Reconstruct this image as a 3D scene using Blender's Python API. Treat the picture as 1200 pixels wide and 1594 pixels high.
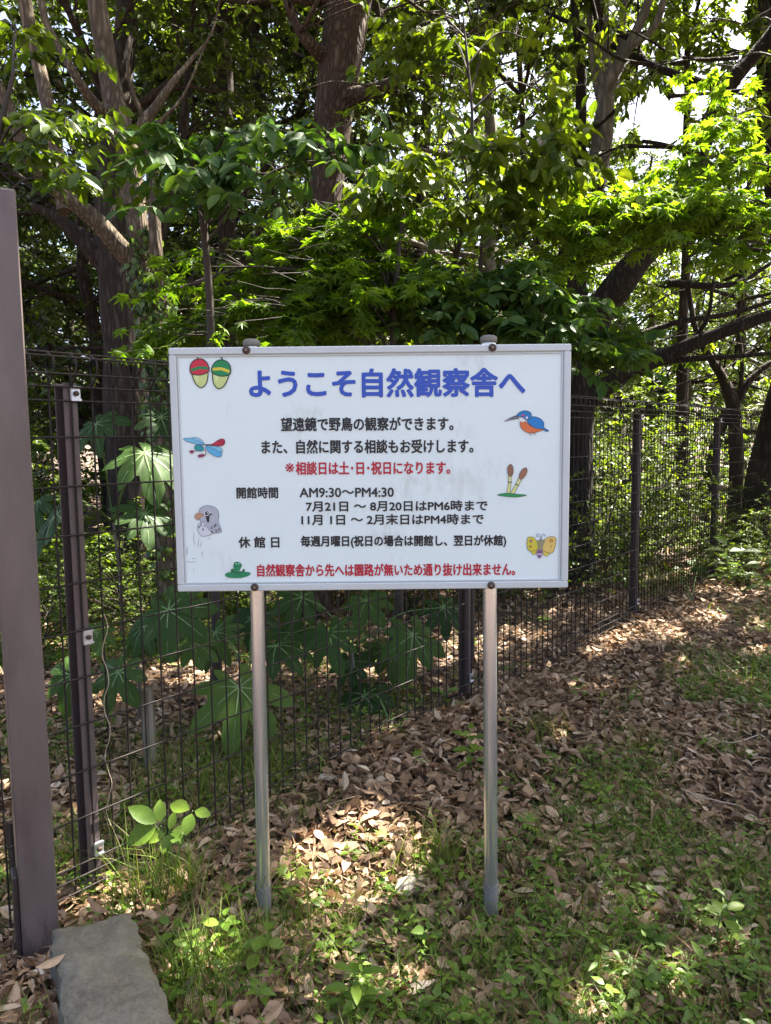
import bpy, math, random
import numpy as np
from mathutils import Matrix, Vector

for _o in list(bpy.data.objects):
    bpy.data.objects.remove(_o, do_unlink=True)
rng = np.random.default_rng(11)
random.seed(5)
sc = bpy.context.scene
COL = sc.collection
PI = math.pi

# ------------------------------------------------------------------ camera
F = 1150.0                                   # focal length in pixels of a 1200 x 1594 picture
PITCH, ROLL = math.radians(5.7), -0.0104
CAM = np.array([0.0, 0.0, 1.62])
_r0, _u0 = np.array([1.0, 0, 0]), np.array([0, math.sin(PITCH), math.cos(PITCH)])
CF = np.array([0, math.cos(PITCH), -math.sin(PITCH)])
CR = _r0 * math.cos(ROLL) + _u0 * math.sin(ROLL)
CU = -_r0 * math.sin(ROLL) + _u0 * math.cos(ROLL)
cam = bpy.data.cameras.new("camera")
cam.sensor_fit = 'HORIZONTAL'
cam.sensor_width = 36.0
cam.lens = F / 1200 * 36
cam.clip_start, cam.clip_end = 0.05, 1000
camo = bpy.data.objects.new("camera", cam)
COL.objects.link(camo)
camo.matrix_world = Matrix(((CR[0], CU[0], -CF[0], CAM[0]), (CR[1], CU[1], -CF[1], CAM[1]),
                            (CR[2], CU[2], -CF[2], CAM[2]), (0, 0, 0, 1)))
sc.camera = camo

# ------------------------------------------------------------------ light
SUN_EL, SUN_AZ = math.radians(59), math.radians(58)       # azimuth from +Y towards +X
SUN = np.array([math.sin(SUN_AZ) * math.cos(SUN_EL), math.cos(SUN_AZ) * math.cos(SUN_EL), math.sin(SUN_EL)])
w = bpy.data.worlds.new("World")
sc.world = w
w.use_nodes = True
nt = w.node_tree
sky = nt.nodes.new('ShaderNodeTexSky')
sky.sky_type = 'NISHITA'
sky.sun_disc = False
sky.sun_elevation = SUN_EL
sky.sun_rotation = SUN_AZ
sky.air_density, sky.dust_density, sky.ozone_density = 0.7, 5.0, 0.6
bg = nt.nodes['Background']
nt.links.new(sky.outputs[0], bg.inputs[0])
bg.inputs[1].default_value = 0.07
sl = bpy.data.lights.new("sun", 'SUN')
sl.energy = 5.0
sl.angle = math.radians(0.5)
sl.color = (1.0, 0.93, 0.82)
slo = bpy.data.objects.new("sun", sl)
COL.objects.link(slo)
slo.rotation_mode = 'QUATERNION'
slo.rotation_quaternion = Vector(SUN).to_track_quat('Z', 'Y')
slo.location = (6, 8, 14)
sc.view_settings.view_transform = 'Standard'
sc.view_settings.look = 'None'
sc.view_settings.exposure = 3.18
sc.view_settings.gamma = 1.0
sc.cycles.max_bounces = 8
sc.cycles.diffuse_bounces = 5
sc.cycles.glossy_bounces = 3
sc.cycles.transmission_bounces = 5
sc.cycles.sample_clamp_indirect = 6.0


# ------------------------------------------------------------------ pixels to points
def ray(px, py):
    d = CR * ((px - 600) / F) + CU * (-(py - 797) / F) + CF
    return d


def at_y(px, py, Y):
    d = ray(px, py)
    return CAM + d * ((Y - CAM[1]) / d[1])


def at_z(px, py, z=0.0):
    d = ray(px, py)
    return CAM + d * ((z - CAM[2]) / d[2])


def nrm(v):
    v = np.asarray(v, float)
    return v / (np.linalg.norm(v, axis=-1, keepdims=True) + 1e-12)


_lat = np.random.default_rng(3).random((64, 64))


def vnoise(x, y, s, k=0):
    x = np.asarray(x, float) * s + 13.7 * k
    y = np.asarray(y, float) * s + 7.3 * k
    i, j = np.floor(x).astype(int), np.floor(y).astype(int)
    a, b = x - i, y - j
    a, b = a * a * (3 - 2 * a), b * b * (3 - 2 * b)
    g = lambda p, q: _lat[p % 64, q % 64]
    return (g(i, j) * (1 - a) + g(i + 1, j) * a) * (1 - b) + (g(i, j + 1) * (1 - a) + g(i + 1, j + 1) * a) * b


def sstep(a, b, x):
    t = np.clip((np.asarray(x, float) - a) / (b - a), 0, 1)
    return t * t * (3 - 2 * t)


# ------------------------------------------------------------------ the fence line (needed by the ground)
FP0, FP3 = at_z(150, 1392), at_z(990, 966)
FDIR = nrm((FP3 - FP0)[:2])
FNRM = np.array([FDIR[1], -FDIR[0]])                       # to the camera's side


def fence_d(x, y):
    return (np.asarray(x) - FP0[0]) * FNRM[0] + (np.asarray(y) - FP0[1]) * FNRM[1]


def gz(x, y):
    x, y = np.asarray(x, float), np.asarray(y, float)
    near = np.exp(-((x / 14) ** 2 + ((y - 4) / 14) ** 2))
    z = (0.10 * (vnoise(x, y, 0.55) - 0.5) + 0.05 * (vnoise(x, y, 1.7, 2) - 0.5)) * sstep(2.4, 4.0, y)
    d = fence_d(x, y)
    z = z + 0.05 * np.exp(-((d - 0.45) / 0.35) ** 2) * sstep(-0.6, 0.4, x)
    return z * near


# ------------------------------------------------------------------ mesh helpers
class MB:
    """collects shapes and links them as ONE mesh object"""
    def __init__(self):
        self.V, self.F, self.n = [], [], 0

    def add(self, V, faces, mat=0, tint=0.5):
        V = np.asarray(V, float).reshape(-1, 3)
        if isinstance(faces, np.ndarray):
            groups = [faces]
        else:
            by = {}
            for f in faces:
                by.setdefault(len(f), []).append(f)
            groups = [np.asarray(g, int) for g in by.values()]
        for g in groups:
            t = np.full(len(g), tint) if np.isscalar(tint) else np.asarray(tint)
            self.F.append((g + self.n, mat, t))
        self.V.append(V)
        self.n += len(V)

    def mesh(self, name, mats, origin=(0, 0, 0), smooth=False):
        V = np.concatenate(self.V) - np.asarray(origin, float)
        me = bpy.data.meshes.new(name)
        me.vertices.add(len(V))
        me.vertices.foreach_set('co', V.astype(np.float32).ravel())
        lv, ls, mi, ti, pos = [], [], [], [], 0
        for g, m, t in self.F:
            k = g.shape[1]
            lv.append(g.ravel())
            ls.append(pos + np.arange(len(g)) * k)
            mi.append(np.full(len(g), m))
            ti.append(t)
            pos += g.size
        lv, ls = np.concatenate(lv).astype(np.int32), np.concatenate(ls).astype(np.int32)
        me.loops.add(len(lv))
        me.loops.foreach_set('vertex_index', lv)
        me.polygons.add(len(ls))
        me.polygons.foreach_set('loop_start', ls)
        me.polygons.foreach_set('material_index', np.concatenate(mi).astype(np.int32))
        me.polygons.foreach_set('use_smooth', np.full(len(ls), bool(smooth)))
        me.update(calc_edges=True)
        a = me.attributes.new('tint', 'FLOAT', 'FACE')
        a.data.foreach_set('value', np.concatenate(ti).astype(np.float32))
        for m in (mats if isinstance(mats, (list, tuple)) else [mats]):
            me.materials.append(m)
        me.validate()
        return me

    def build(self, name, mats, parent=None, origin=None, smooth=False):
        if origin is None:
            origin = world_of(parent) if parent else (0, 0, 0)
        o = bpy.data.objects.new(name, self.mesh(name, mats, origin, smooth))
        COL.objects.link(o)
        if parent:
            o.parent = parent
        else:
            o.location = origin
        return o


def world_of(o):
    p = np.zeros(3)
    while o is not None:
        p += np.array(o.location)
        o = o.parent
    return p


def tag(o, label=None, cat=None, group=None, kind=None):
    if label: o['label'] = label
    if cat: o['category'] = cat
    if group: o['group'] = group
    if kind: o['kind'] = kind
    return o


def empty(name, loc, label, cat, group=None):
    o = bpy.data.objects.new(name, None)
    COL.objects.link(o)
    o.location = loc
    o.empty_display_size = 0.1
    return tag(o, label, cat, group)


def copy_tree(o, parent=None):
    c = o.copy()
    COL.objects.link(c)
    c.parent = parent
    for ch in list(o.children):
        copy_tree(ch, c)
    return c


def spl(P, n):
    """Catmull-Rom resampling of rows (any width) into n rows per span"""
    P = np.asarray(P, float)
    if len(P) < 3:
        t = np.linspace(0, 1, n + 1)[:, None]
        return P[0] * (1 - t) + P[-1] * t
    Q = np.vstack([2 * P[0] - P[1], P, 2 * P[-1] - P[-2]])
    out = []
    for i in range(1, len(Q) - 2):
        t = np.linspace(0, 1, n, endpoint=False)[:, None]
        a, b, c, d = Q[i - 1], Q[i], Q[i + 1], Q[i + 2]
        out.append(0.5 * (2 * b + (c - a) * t + (2 * a - 5 * b + 4 * c - d) * t ** 2 + (3 * b - a - 3 * c + d) * t ** 3))
    out.append(P[-1:])
    return np.vstack(out)


def tube(mb, pts, rad, n=8, mat=0, tint=0.5, wob=0.0, cap=True):
    pts = np.asarray(pts, float)
    m = len(pts)
    rad = np.broadcast_to(np.asarray(rad, float), (m,))
    T = nrm(np.gradient(pts, axis=0))
    ref = np.array([0, 0, 1.0]) if abs(T[0][2]) < 0.9 else np.array([1.0, 0, 0])
    N = nrm(np.cross(T[0], ref))
    th = np.arange(n) * 2 * PI / n
    V = np.empty((m, n, 3))
    ph = rng.random(3) * 6.28
    for i in range(m):
        N = N - T[i] * np.dot(N, T[i])
        N = N / (np.linalg.norm(N) + 1e-9)
        B = np.cross(T[i], N)
        r = rad[i]
        if wob:
            r = r * (1 + wob * (np.sin(2 * th + ph[0] + i * .35) * .6 + np.sin(3 * th + ph[1] - i * .25) * .5
                                + np.sin(5 * th + ph[2] + i * .6) * .35) + wob * .5 * math.sin(i * 1.3 + ph[0]))
        V[i] = pts[i] + (np.cos(th)[:, None] * N + np.sin(th)[:, None] * B) * np.reshape(r, (-1, 1))
    i, j = np.meshgrid(np.arange(m - 1), np.arange(n), indexing='ij')
    a, b = (i * n + j).ravel(), (i * n + (j + 1) % n).ravel()
    mb.add(V.reshape(-1, 3), np.stack([a, b, b + n, a + n], 1), mat, tint)
    if cap:
        mb.add(V[-1], [tuple(range(n))], mat, tint)
        mb.add(V[0], [tuple(range(n))[::-1]], mat, tint)


def box(mb, c, s, mat=0, R=None, tint=0.5, bev=0.0):
    """box of size s about c, with a small chamfer on its vertical edges and rims when bev is given"""
    s = np.asarray(s, float) / 2
    if bev:
        b = bev
        ring = []
        for sx, sy in ((-1, -1), (1, -1), (1, 1), (-1, 1)):
            ax, ay = sx * s[0], sy * s[1]
            if sx * sy > 0:
                ring += [(ax, ay - sy * b), (ax - sx * b, ay)]
            else:
                ring += [(ax - sx * b, ay), (ax, ay - sy * b)]
        ring = np.array(ring)
        inner = ring * (1 - b / s[:2])
        lv = [(inner, -s[2]), (ring, -s[2] + b), (ring, s[2] - b), (inner, s[2])]
        V = np.vstack([np.c_[r, np.full(8, z)] for r, z in lv])
        f = [tuple(range(8))[::-1], tuple(range(24, 32))]
        for k in range(3):
            f += [(k * 8 + i, k * 8 + (i + 1) % 8, k * 8 + 8 + (i + 1) % 8, k * 8 + 8 + i) for i in range(8)]
    else:
        V = np.array([(x, y, z) for z in (-s[2], s[2]) for x, y in ((-s[0], -s[1]), (s[0], -s[1]), (s[0], s[1]), (-s[0], s[1]))])
        f = [(3, 2, 1, 0), (4, 5, 6, 7)] + [(i, (i + 1) % 4, 4 + (i + 1) % 4, 4 + i) for i in range(4)]
    if R is not None:
        V = V @ np.asarray(R).T
    mb.add(V + np.asarray(c, float), f, mat, tint)


def lathe(mb, c, prof, n=20, mat=0, axis='z', tint=0.5):
    """profile rows (radius, height); axis z, or y for things on the sign's face (height towards the camera)"""
    th = np.arange(n) * 2 * PI / n
    V = []
    for r, h in prof:
        if axis == 'z':
            V.append(np.c_[np.cos(th) * r, np.sin(th) * r, np.full(n, h)])
        else:
            V.append(np.c_[np.cos(th) * r, np.full(n, -h), np.sin(th) * r])
    m = len(prof)
    f = [(k * n + i, k * n + (i + 1) % n, k * n + n + (i + 1) % n, k * n + n + i) for k in range(m - 1) for i in range(n)]
    f += [tuple(range((m - 1) * n, m * n)), tuple(range(n))[::-1]]
    mb.add(np.vstack(V) + np.asarray(c, float), f, mat, tint)


# ------------------------------------------------------------------ leaves
def _tpl_diamond():
    V = np.array([(0, 0, 0), (.27, .42, .05), (0, 1, -.12), (-.27, .42, .05)], float)
    return V, np.array([(0, 1, 2), (0, 2, 3)])


def _tpl_ovate(wd=.28):
    V = np.array([(0, 0, 0), (0, .3, .0), (0, .66, -.03), (0, 1, -.16), (-wd, .26, .05), (-wd * .86, .56, .03),
                  (wd, .26, .05), (wd * .86, .56, .03)], float)
    t = np.array([(0, 1, 4), (2, 3, 5), (0, 6, 1), (2, 7, 3), (1, 2, 5), (1, 5, 4), (1, 6, 7), (1, 7, 2)])
    return V, t


def _tpl_maple():
    tips = [(0, .78), (40, .70), (78, .52), (122, .32)]
    ang = sorted([a for a, _ in tips] + [-a for a, _ in tips if a])
    rr = {a: r for a, r in tips}
    out = []
    for k, a in enumerate(ang):
        if k:
            m = (a + ang[k - 1]) / 2
            out.append((m, .27))
        out.append((a, rr[abs(a)]))
    V = [(0, .22, 0)]
    for a, r in out:
        x, y = math.sin(math.radians(a)) * r, .22 + math.cos(math.radians(a)) * r
        V.append((x, y, -.22 * r * r + (0.03 if r < .3 else 0)))
    n = len(V)
    t = [(0, i, i + 1) for i in range(1, n - 1)] + [(0, n - 1, 1)]
    return np.array(V, float), np.array(t)


def _tpl_oval():
    t = np.array([0, .10, .26, .46, .66, .84, 1.0])
    w_ = np.array([0, .11, .21, .25, .215, .12, 0])
    mid = np.c_[np.zeros(7), t, .02 - .16 * t ** 2.2]
    L = np.c_[-w_, t + .02, mid[:, 2] + w_ * .28][1:6]
    Rr = L * (-1, 1, 1)
    V = np.vstack([mid, L, Rr])
    f = [(0, 1, 7), (0, 12, 1), (5, 6, 11), (5, 16, 6)]
    for k in range(4):
        f += [(k + 1, k + 2, 8 + k), (k + 1, 8 + k, 7 + k), (k + 1, 12 + k, 13 + k), (k + 1, 13 + k, k + 2)]
    return V, np.array(f)


TPL = {'oval': _tpl_oval(), 'diamond': _tpl_diamond(), 'ovate': _tpl_ovate(), 'maple': _tpl_maple(), 'narrow': _tpl_ovate(.17), 'round': _tpl_ovate(.36)}


def put_leaves(mb, kind, pos, ax, nm, size, tint, mat=0, curl=None, wide=None):
    V, T = TPL[kind]
    pos, ax, nm = np.asarray(pos, float), nrm(ax), np.asarray(nm, float)
    N = len(pos)
    if not N:
        return
    sx = nrm(np.cross(ax, nm))
    nz = np.cross(sx, ax)
    size = np.broadcast_to(size, (N,))
    L = np.broadcast_to(V, (N,) + V.shape).copy()
    if curl is not None:
        L[:, :, 2] *= np.reshape(curl, (-1, 1))
    if wide is not None:
        L[:, :, 0] *= np.reshape(wide, (-1, 1))
    W = (L[:, :, 0:1] * sx[:, None] + L[:, :, 1:2] * ax[:, None] + L[:, :, 2:3] * nz[:, None]) * size[:, None, None] + pos[:, None]
    k = len(V)
    faces = (np.arange(N)[:, None, None] * k + T[None]).reshape(-1, 3)
    mb.add(W.reshape(-1, 3), faces, mat, np.repeat(np.broadcast_to(tint, (N,)), len(T)))


# ------------------------------------------------------------------ materials
def newmat(name):
    m = bpy.data.materials.new(name)
    m.use_nodes = True
    n = m.node_tree
    return m, n, n.nodes['Principled BSDF'], n.nodes['Material Output']


def ramp(n, stops):
    r = n.nodes.new('ShaderNodeValToRGB')
    e = r.color_ramp.elements
    while len(e) < len(stops):
        e.new(0.5)
    for el, (p, c) in zip(e, stops):
        el.position = p
        el.color = (*c, 1)
    return r


def attr(n):
    a = n.nodes.new('ShaderNodeAttribute')
    a.attribute_name = 'tint'
    return a.outputs['Fac']


def noise(n, scale, detail=4, rough=.55, vec=None, dist=0):
    t = n.nodes.new('ShaderNodeTexNoise')
    t.inputs['Scale'].default_value = scale
    t.inputs['Detail'].default_value = detail
    t.inputs['Roughness'].default_value = rough
    t.inputs['Distortion'].default_value = dist
    if vec is not None:
        n.links.new(vec, t.inputs['Vector'])
    return t.outputs['Fac']


def coords(n, scale=(1, 1, 1)):
    tc = n.nodes.new('ShaderNodeTexCoord')
    mp = n.nodes.new('ShaderNodeMapping')
    mp.inputs['Scale'].default_value = scale
    n.links.new(tc.outputs['Object'], mp.inputs['Vector'])
    return mp.outputs['Vector']


def math_(n, op, a, b=None):
    m = n.nodes.new('ShaderNodeMath')
    m.operation = op
    for k, v in enumerate((a, b)):
        if v is None: continue
        if isinstance(v, (int, float)): m.inputs[k].default_value = v
        else: n.links.new(v, m.inputs[k])
    return m.outputs[0]


def bump(n, b, h, strength=.5, dist=.01):
    u = n.nodes.new('ShaderNodeBump')
    u.inputs['Strength'].default_value = strength
    u.inputs['Distance'].default_value = dist
    n.links.new(h, u.inputs['Height'])
    n.links.new(u.outputs[0], b.inputs['Normal'])


def leaf_mat(name, stops, trans=.45, tcol=(1.5, 1.5, .5), rough=.42, spec=.4, mottled=0.0):
    m, n, b, out = newmat(name)
    f = attr(n)
    if mottled:
        f = math_(n, 'ADD', f, math_(n, 'MULTIPLY', math_(n, 'SUBTRACT', noise(n, 60, 3, vec=coords(n)), .5), mottled))
    r = ramp(n, stops)
    n.links.new(f, r.inputs[0])
    n.links.new(r.outputs[0], b.inputs['Base Color'])
    b.inputs['Roughness'].default_value = rough
    b.inputs['Specular IOR Level'].default_value = spec
    mul = n.nodes.new('ShaderNodeMix')
    mul.data_type = 'RGBA'
    mul.blend_type = 'MULTIPLY'
    mul.clamp_result = False
    mul.inputs[0].default_value = 1
    n.links.new(r.outputs[0], mul.inputs[6])
    mul.inputs[7].default_value = (*tcol, 1)
    tr = n.nodes.new('ShaderNodeBsdfTranslucent')
    n.links.new(mul.outputs[2], tr.inputs[0])
    mx = n.nodes.new('ShaderNodeMixShader')
    mx.inputs[0].default_value = trans
    n.links.new(b.outputs[0], mx.inputs[1])
    n.links.new(tr.outputs[0], mx.inputs[2])
    n.links.new(mx.outputs[0], out.inputs[0])
    return m


def bark_mat(name, dark, mid, lite, ridge=22, zs=.16, depth=.02):
    m, n, b, out = newmat(name)
    v = coords(n, (1, 1, zs))
    vo = n.nodes.new('ShaderNodeTexVoronoi')
    vo.feature = 'DISTANCE_TO_EDGE'
    vo.inputs['Scale'].default_value = ridge
    wv = n.nodes.new('ShaderNodeMix')
    wv.data_type = 'VECTOR'
    nn = n.nodes.new('ShaderNodeTexNoise')
    nn.inputs['Scale'].default_value = 7
    n.links.new(v, nn.inputs['Vector'])
    wv.inputs[0].default_value = .12
    n.links.new(v, wv.inputs[4])
    n.links.new(nn.outputs['Color'], wv.inputs[5])
    n.links.new(wv.outputs[1], vo.inputs['Vector'])
    f1 = noise(n, 9, 6, .6, v)
    f2 = noise(n, 60, 5, .7, v)
    h = math_(n, 'ADD', math_(n, 'MULTIPLY', vo.outputs['Distance'], 1.6), math_(n, 'MULTIPLY', f2, .55))
    r = ramp(n, [(.22, dark), (.55, mid), (.9, lite)])
    n.links.new(math_(n, 'ADD', math_(n, 'MULTIPLY', h, .6), math_(n, 'MULTIPLY', f1, .45)), r.inputs[0])
    n.links.new(r.outputs[0], b.inputs['Base Color'])
    b.inputs['Roughness'].default_value = .9
    b.inputs['Specular IOR Level'].default_value = .2
    bump(n, b, h, .9, depth)
    return m


def plain(name, col, rough=.5, metal=0.0, spec=.5, var=.0, vs=8, bmp=0.0, bs=200):
    m, n, b, out = newmat(name)
    if var:
        r = ramp(n, [(.25, tuple(c * (1 - var) for c in col)), (.75, tuple(min(1, c * (1 + var)) for c in col))])
        n.links.new(noise(n, vs, 6, .6, coords(n)), r.inputs[0])
        n.links.new(r.outputs[0], b.inputs['Base Color'])
    else:
        b.inputs['Base Color'].default_value = (*col, 1)
    b.inputs['Roughness'].default_value = rough
    b.inputs['Metallic'].default_value = metal
    b.inputs['Specular IOR Level'].default_value = spec
    if bmp:
        bump(n, b, noise(n, bs, 4, .6, coords(n)), bmp, .002)
    return m


def srgb(r, g, b):
    f = lambda c: (c / 255 / 12.92) if c <= 10 else ((c / 255 + .055) / 1.055) ** 2.4
    return (f(r), f(g), f(b))


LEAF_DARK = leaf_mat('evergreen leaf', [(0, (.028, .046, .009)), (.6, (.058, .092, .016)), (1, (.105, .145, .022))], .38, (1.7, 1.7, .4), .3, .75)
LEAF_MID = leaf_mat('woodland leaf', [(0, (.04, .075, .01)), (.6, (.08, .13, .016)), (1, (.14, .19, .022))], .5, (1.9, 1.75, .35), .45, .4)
LEAF_BLUE = leaf_mat('broad leaf', [(0, (.028, .07, .02)), (.5, (.055, .115, .03)), (1, (.095, .16, .03))], .42, (1.8, 1.75, .4), .5, .25)
LEAF_MAPLE = leaf_mat('maple leaf', [(0, (.065, .125, .009)), (.6, (.115, .195, .016)), (1, (.17, .25, .024))], .55, (1.7, 1.75, .45), .5, .35)
LEAF_FATSIA = leaf_mat('large lobed leaf', [(0, (.016, .040, .009)), (.5, (.032, .068, .013)), (1, (.07, .12, .02))], .35, (1.6, 1.8, .5), .55, .2, .3)
LEAF_HERB = leaf_mat('herb leaf', [(0, (.055, .105, .014)), (.5, (.10, .175, .02)), (1, (.17, .24, .03))], .42, (1.6, 1.6, .5), .45, .35, .35)
GRASS = leaf_mat('grass blade', [(0, (.05, .085, .012)), (.6, (.10, .16, .02)), (.9, (.16, .21, .03)), (1, (.3, .27, .12))], .35, (1.5, 1.5, .5), .5, .35)
DEAD = leaf_mat('dead leaf', [(0, (.05, .027, .013)), (.3, (.20, .125, .07)), (.65, (.37, .26, .165)), (.9, (.48, .38, .265)), (1, (.58, .51, .40))],
                .18, (1.3, 1.0, .7), .6, .3, .35)
IVY = leaf_mat('ivy leaf', [(0, (.03, .07, .015)), (1, (.12, .19, .05))], .35, (1.6, 1.6, .5), .4, .5)
BARK_RED = bark_mat('brown ridged bark', (.018, .012, .009), (.07, .047, .034), (.15, .11, .08), 32, .28, .03)
BARK_PALE = bark_mat('pale furrowed bark', (.03, .023, .015), (.115, .088, .06), (.25, .205, .15), 34, .2, .02)
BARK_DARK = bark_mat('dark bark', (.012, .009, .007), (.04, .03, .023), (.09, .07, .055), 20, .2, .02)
BARK_OLD = bark_mat('grey brown bark', (.009, .0075, .006), (.026, .021, .016), (.065, .055, .044), 30, .26, .02)
BARK_GREY = bark_mat('grey bark', (.05, .045, .038), (.14, .125, .105), (.24, .22, .19), 14, .3, .01)
TWIG = plain('twig', (.035, .026, .018), .8, var=.3)
DRYTWIG = plain('dry stick', (.38, .30, .22), .8, var=.25)
STEMGREEN = plain('green stem', (.07, .13, .03), .6)
VEIN = plain('pale vein', (.11, .18, .055), .5)

# ------------------------------------------------------------------ ground
def ground():
    u = np.linspace(-1, 1, 181)
    x = np.sign(u) * (np.abs(u) * 7 + np.abs(u) ** 5 * 300)
    y = 4.5 + np.sign(u) * (np.abs(u) * 7 + np.abs(u) ** 5 * 300)
    X, Y = np.meshgrid(x, y, indexing='ij')
    Z = gz(X, Y)
    n = len(u)
    i, j = np.meshgrid(np.arange(n - 1), np.arange(n - 1), indexing='ij')
    a = (i * n + j).ravel()
    m, nt_, b, out = newmat('forest soil')
    v = coords(nt_)
    r = ramp(nt_, [(.3, (.028, .018, .012)), (.5, (.075, .048, .032)), (.62, (.11, .075, .05)), (.75, (.05, .06, .022))])
    f1 = noise(nt_, 1.3, 8, .65, v)
    f2 = noise(nt_, 24, 6, .7, v)
    nt_.links.new(math_(nt_, 'ADD', math_(nt_, 'MULTIPLY', f1, .55), math_(nt_, 'MULTIPLY', f2, .45)), r.inputs[0])
    nt_.links.new(r.outputs[0], b.inputs['Base Color'])
    b.inputs['Roughness'].default_value = .95
    bump(nt_, b, f2, .9, .03)
    mb = MB()
    mb.add(np.stack([X, Y, Z], -1).reshape(-1, 3), np.stack([a, a + n, a + n + 1, a + 1], 1))
    tag(mb.build('ground', m, smooth=True), kind='structure')


ground()

# ------------------------------------------------------------------ the sign
SIGN_BASE_L, SIGN_BASE_R = at_z(411, 1438), at_z(764, 1430)
YP = (SIGN_BASE_L[1] + SIGN_BASE_R[1]) / 2                   # the posts' axis
YS = YP - 0.050                                              # the panel's front face
def S(px, py):
    p = at_y(px, py, YS)
    return np.array([p[0], p[2]])
sx0 = (S(262, 541)[0] + S(278, 919)[0]) / 2
sx1 = (S(889, 536)[0] + S(883, 916)[0]) / 2
sz1 = (S(262, 541)[1] + S(889, 536)[1]) / 2
sz0 = (S(278, 919)[1] + S(883, 916)[1]) / 2
PXM = (sx1 - sx0) / 620.0                                    # metres per picture pixel on the panel

STEEL = plain('brushed steel', (.60, .615, .62), .25, .86, var=.06, vs=14)
ALU = plain('painted aluminium', (.48, .52, .52), .45, .1, var=.05, vs=5)
ZINC = plain('dull zinc sleeve', (.16, .152, .132), .75, .0, .2, var=.15, vs=30)
RUST = plain('rusty bolt', (.075, .05, .04), .75, .4, var=.4, vs=120)
RUSTC = plain('worn bolt centre', (.22, .17, .13), .6, .5)


def panel_mat():
    m, n, b, out = newmat('white sign face')
    v = coords(n, (1, 1, .35))
    a = noise(n, 5, 6, .62, coords(n))
    c = noise(n, 30, 6, .7, v)
    r = ramp(n, [(.28, (.46, .50, .47)), (.45, (.635, .73, .715)), (.8, (.66, .76, .75))])
    n.links.new(math_(n, 'ADD', math_(n, 'MULTIPLY', a, .6), math_(n, 'MULTIPLY', c, .4)), r.inputs[0])
    n.links.new(r.outputs[0], b.inputs['Base Color'])
    b.inputs['Roughness'].default_value = .35
    return m


sign = empty('information_sign', ((SIGN_BASE_L[0] + SIGN_BASE_R[0]) / 2, YP, 0),
             'white information board with blue Japanese heading on two round steel posts', 'sign')
mb = MB()
fw = 11 * PXM
box(mb, ((sx0 + sx1) / 2, YS + .006, (sz0 + sz1) / 2), (sx1 - sx0 - .004, .010, sz1 - sz0 - .004), bev=.002)
panel = mb.build('panel', panel_mat(), sign)
mb = MB()
for x0, x1, z0, z1 in ((sx0, sx1, sz1 - fw, sz1), (sx0, sx1, sz0, sz0 + fw), (sx0, sx0 + fw, sz0 + fw, sz1 - fw), (sx1 - fw, sx1, sz0 + fw, sz1 - fw)):
    box(mb, ((x0 + x1) / 2, YS + .004, (z0 + z1) / 2), (x1 - x0, .020, z1 - z0), bev=.0025)
# the thin raised lip inside the frame
lp = fw + 3.5 * PXM
for x0, x1, z0, z1 in ((sx0 + fw + .002, sx1 - fw - .002, sz1 - lp, sz1 - fw - .002), (sx0 + fw + .002, sx1 - fw - .002, sz0 + fw + .002, sz0 + lp),
                       (sx0 + fw + .002, sx0 + lp, sz0 + lp, sz1 - lp), (sx1 - lp, sx1 - fw - .002, sz0 + lp, sz1 - lp)):
    box(mb, ((x0 + x1) / 2, YS - .0005, (z0 + z1) / 2), (x1 - x0, .005, z1 - z0), bev=.001)
mb.build('frame', ALU, panel)

PR = 0.0225
for bp, topx, topy in ((SIGN_BASE_L, 387, 540), (SIGN_BASE_R, 764, 534)):
    x = bp[0] if topx > 500 else S(399, 930)[0]
    xt = S(topx, topy)[0]
    tp = at_y(topx, topy - 8, YP)[2]
    mb = MB()
    P = np.array([(bp[0], YP, -.05), (bp[0] * .5 + xt * .5, YP, .8), (xt, YP, tp - .012)])
    tube(mb, np.linspace(P[0], P[2], 8), PR, 28)
    post = mb.build('post', STEEL, sign, smooth=True)
    mb = MB()
    lathe(mb, (xt, YP, tp - .012), [(PR + .004, -.004), (PR + .0045, .006), (PR + .003, .014), (PR * .8, .019), (PR * .3, .021)], 24)
    mb.build('cap', ZINC, post, smooth=True)
    mb = MB()
    n = 26
    th = np.arange(n) * 2 * PI / n
    hs = 0.135 + .006 * np.sin(th * 2 + 1) + .004 * np.sin(th * 5)
    sh = lambda z: bp[0] + (xt - bp[0]) * z / 2
    rr = PR + .0022
    V = np.vstack([np.c_[bp[0] + np.cos(th) * rr, YP + np.sin(th) * rr, np.full(n, -.03)],
                   np.c_[bp[0] + (xt - bp[0]) * .06 + np.cos(th) * rr, YP + np.sin(th) * rr, hs],
                   np.c_[bp[0] + (xt - bp[0]) * .06 + np.cos(th) * (PR - .002), YP + np.sin(th) * (PR - .002), hs + .001]])
    f = [(k * n + i, k * n + (i + 1) % n, k * n + n + (i + 1) % n, k * n + n + i) for k in (0, 1) for i in range(n)]
    mb.add(V, f)
    mb.build('base_sleeve', ZINC, post, smooth=False)
for px, py in ((384, 545.5), (766, 541.5), (397, 913.5), (764, 910.5)):
    c = S(px, py)
    mb = MB()
    r = 6.2 * PXM
    lathe(mb, (c[0], YS - .006, c[1]), [(r, 0), (r, .003), (r * .8, .006), (r * .45, .0075), (.4 * r, .0072)], 14, 0, 'y')
    lathe(mb, (c[0], YS - .0135, c[1]), [(r * .34, 0), (r * .3, .002), (r * .1, .0028)], 10, 1, 'y')
    mb.build('bolt', [RUST, RUSTC], sign, smooth=False)

INK = {'blue': srgb(38, 76, 170), 'black': srgb(18, 22, 28), 'red': srgb(172, 22, 48), 'grey': srgb(150, 158, 168)}
INKM = {k: plain('printed ' + k, v, .45) for k, v in INK.items()}


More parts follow.
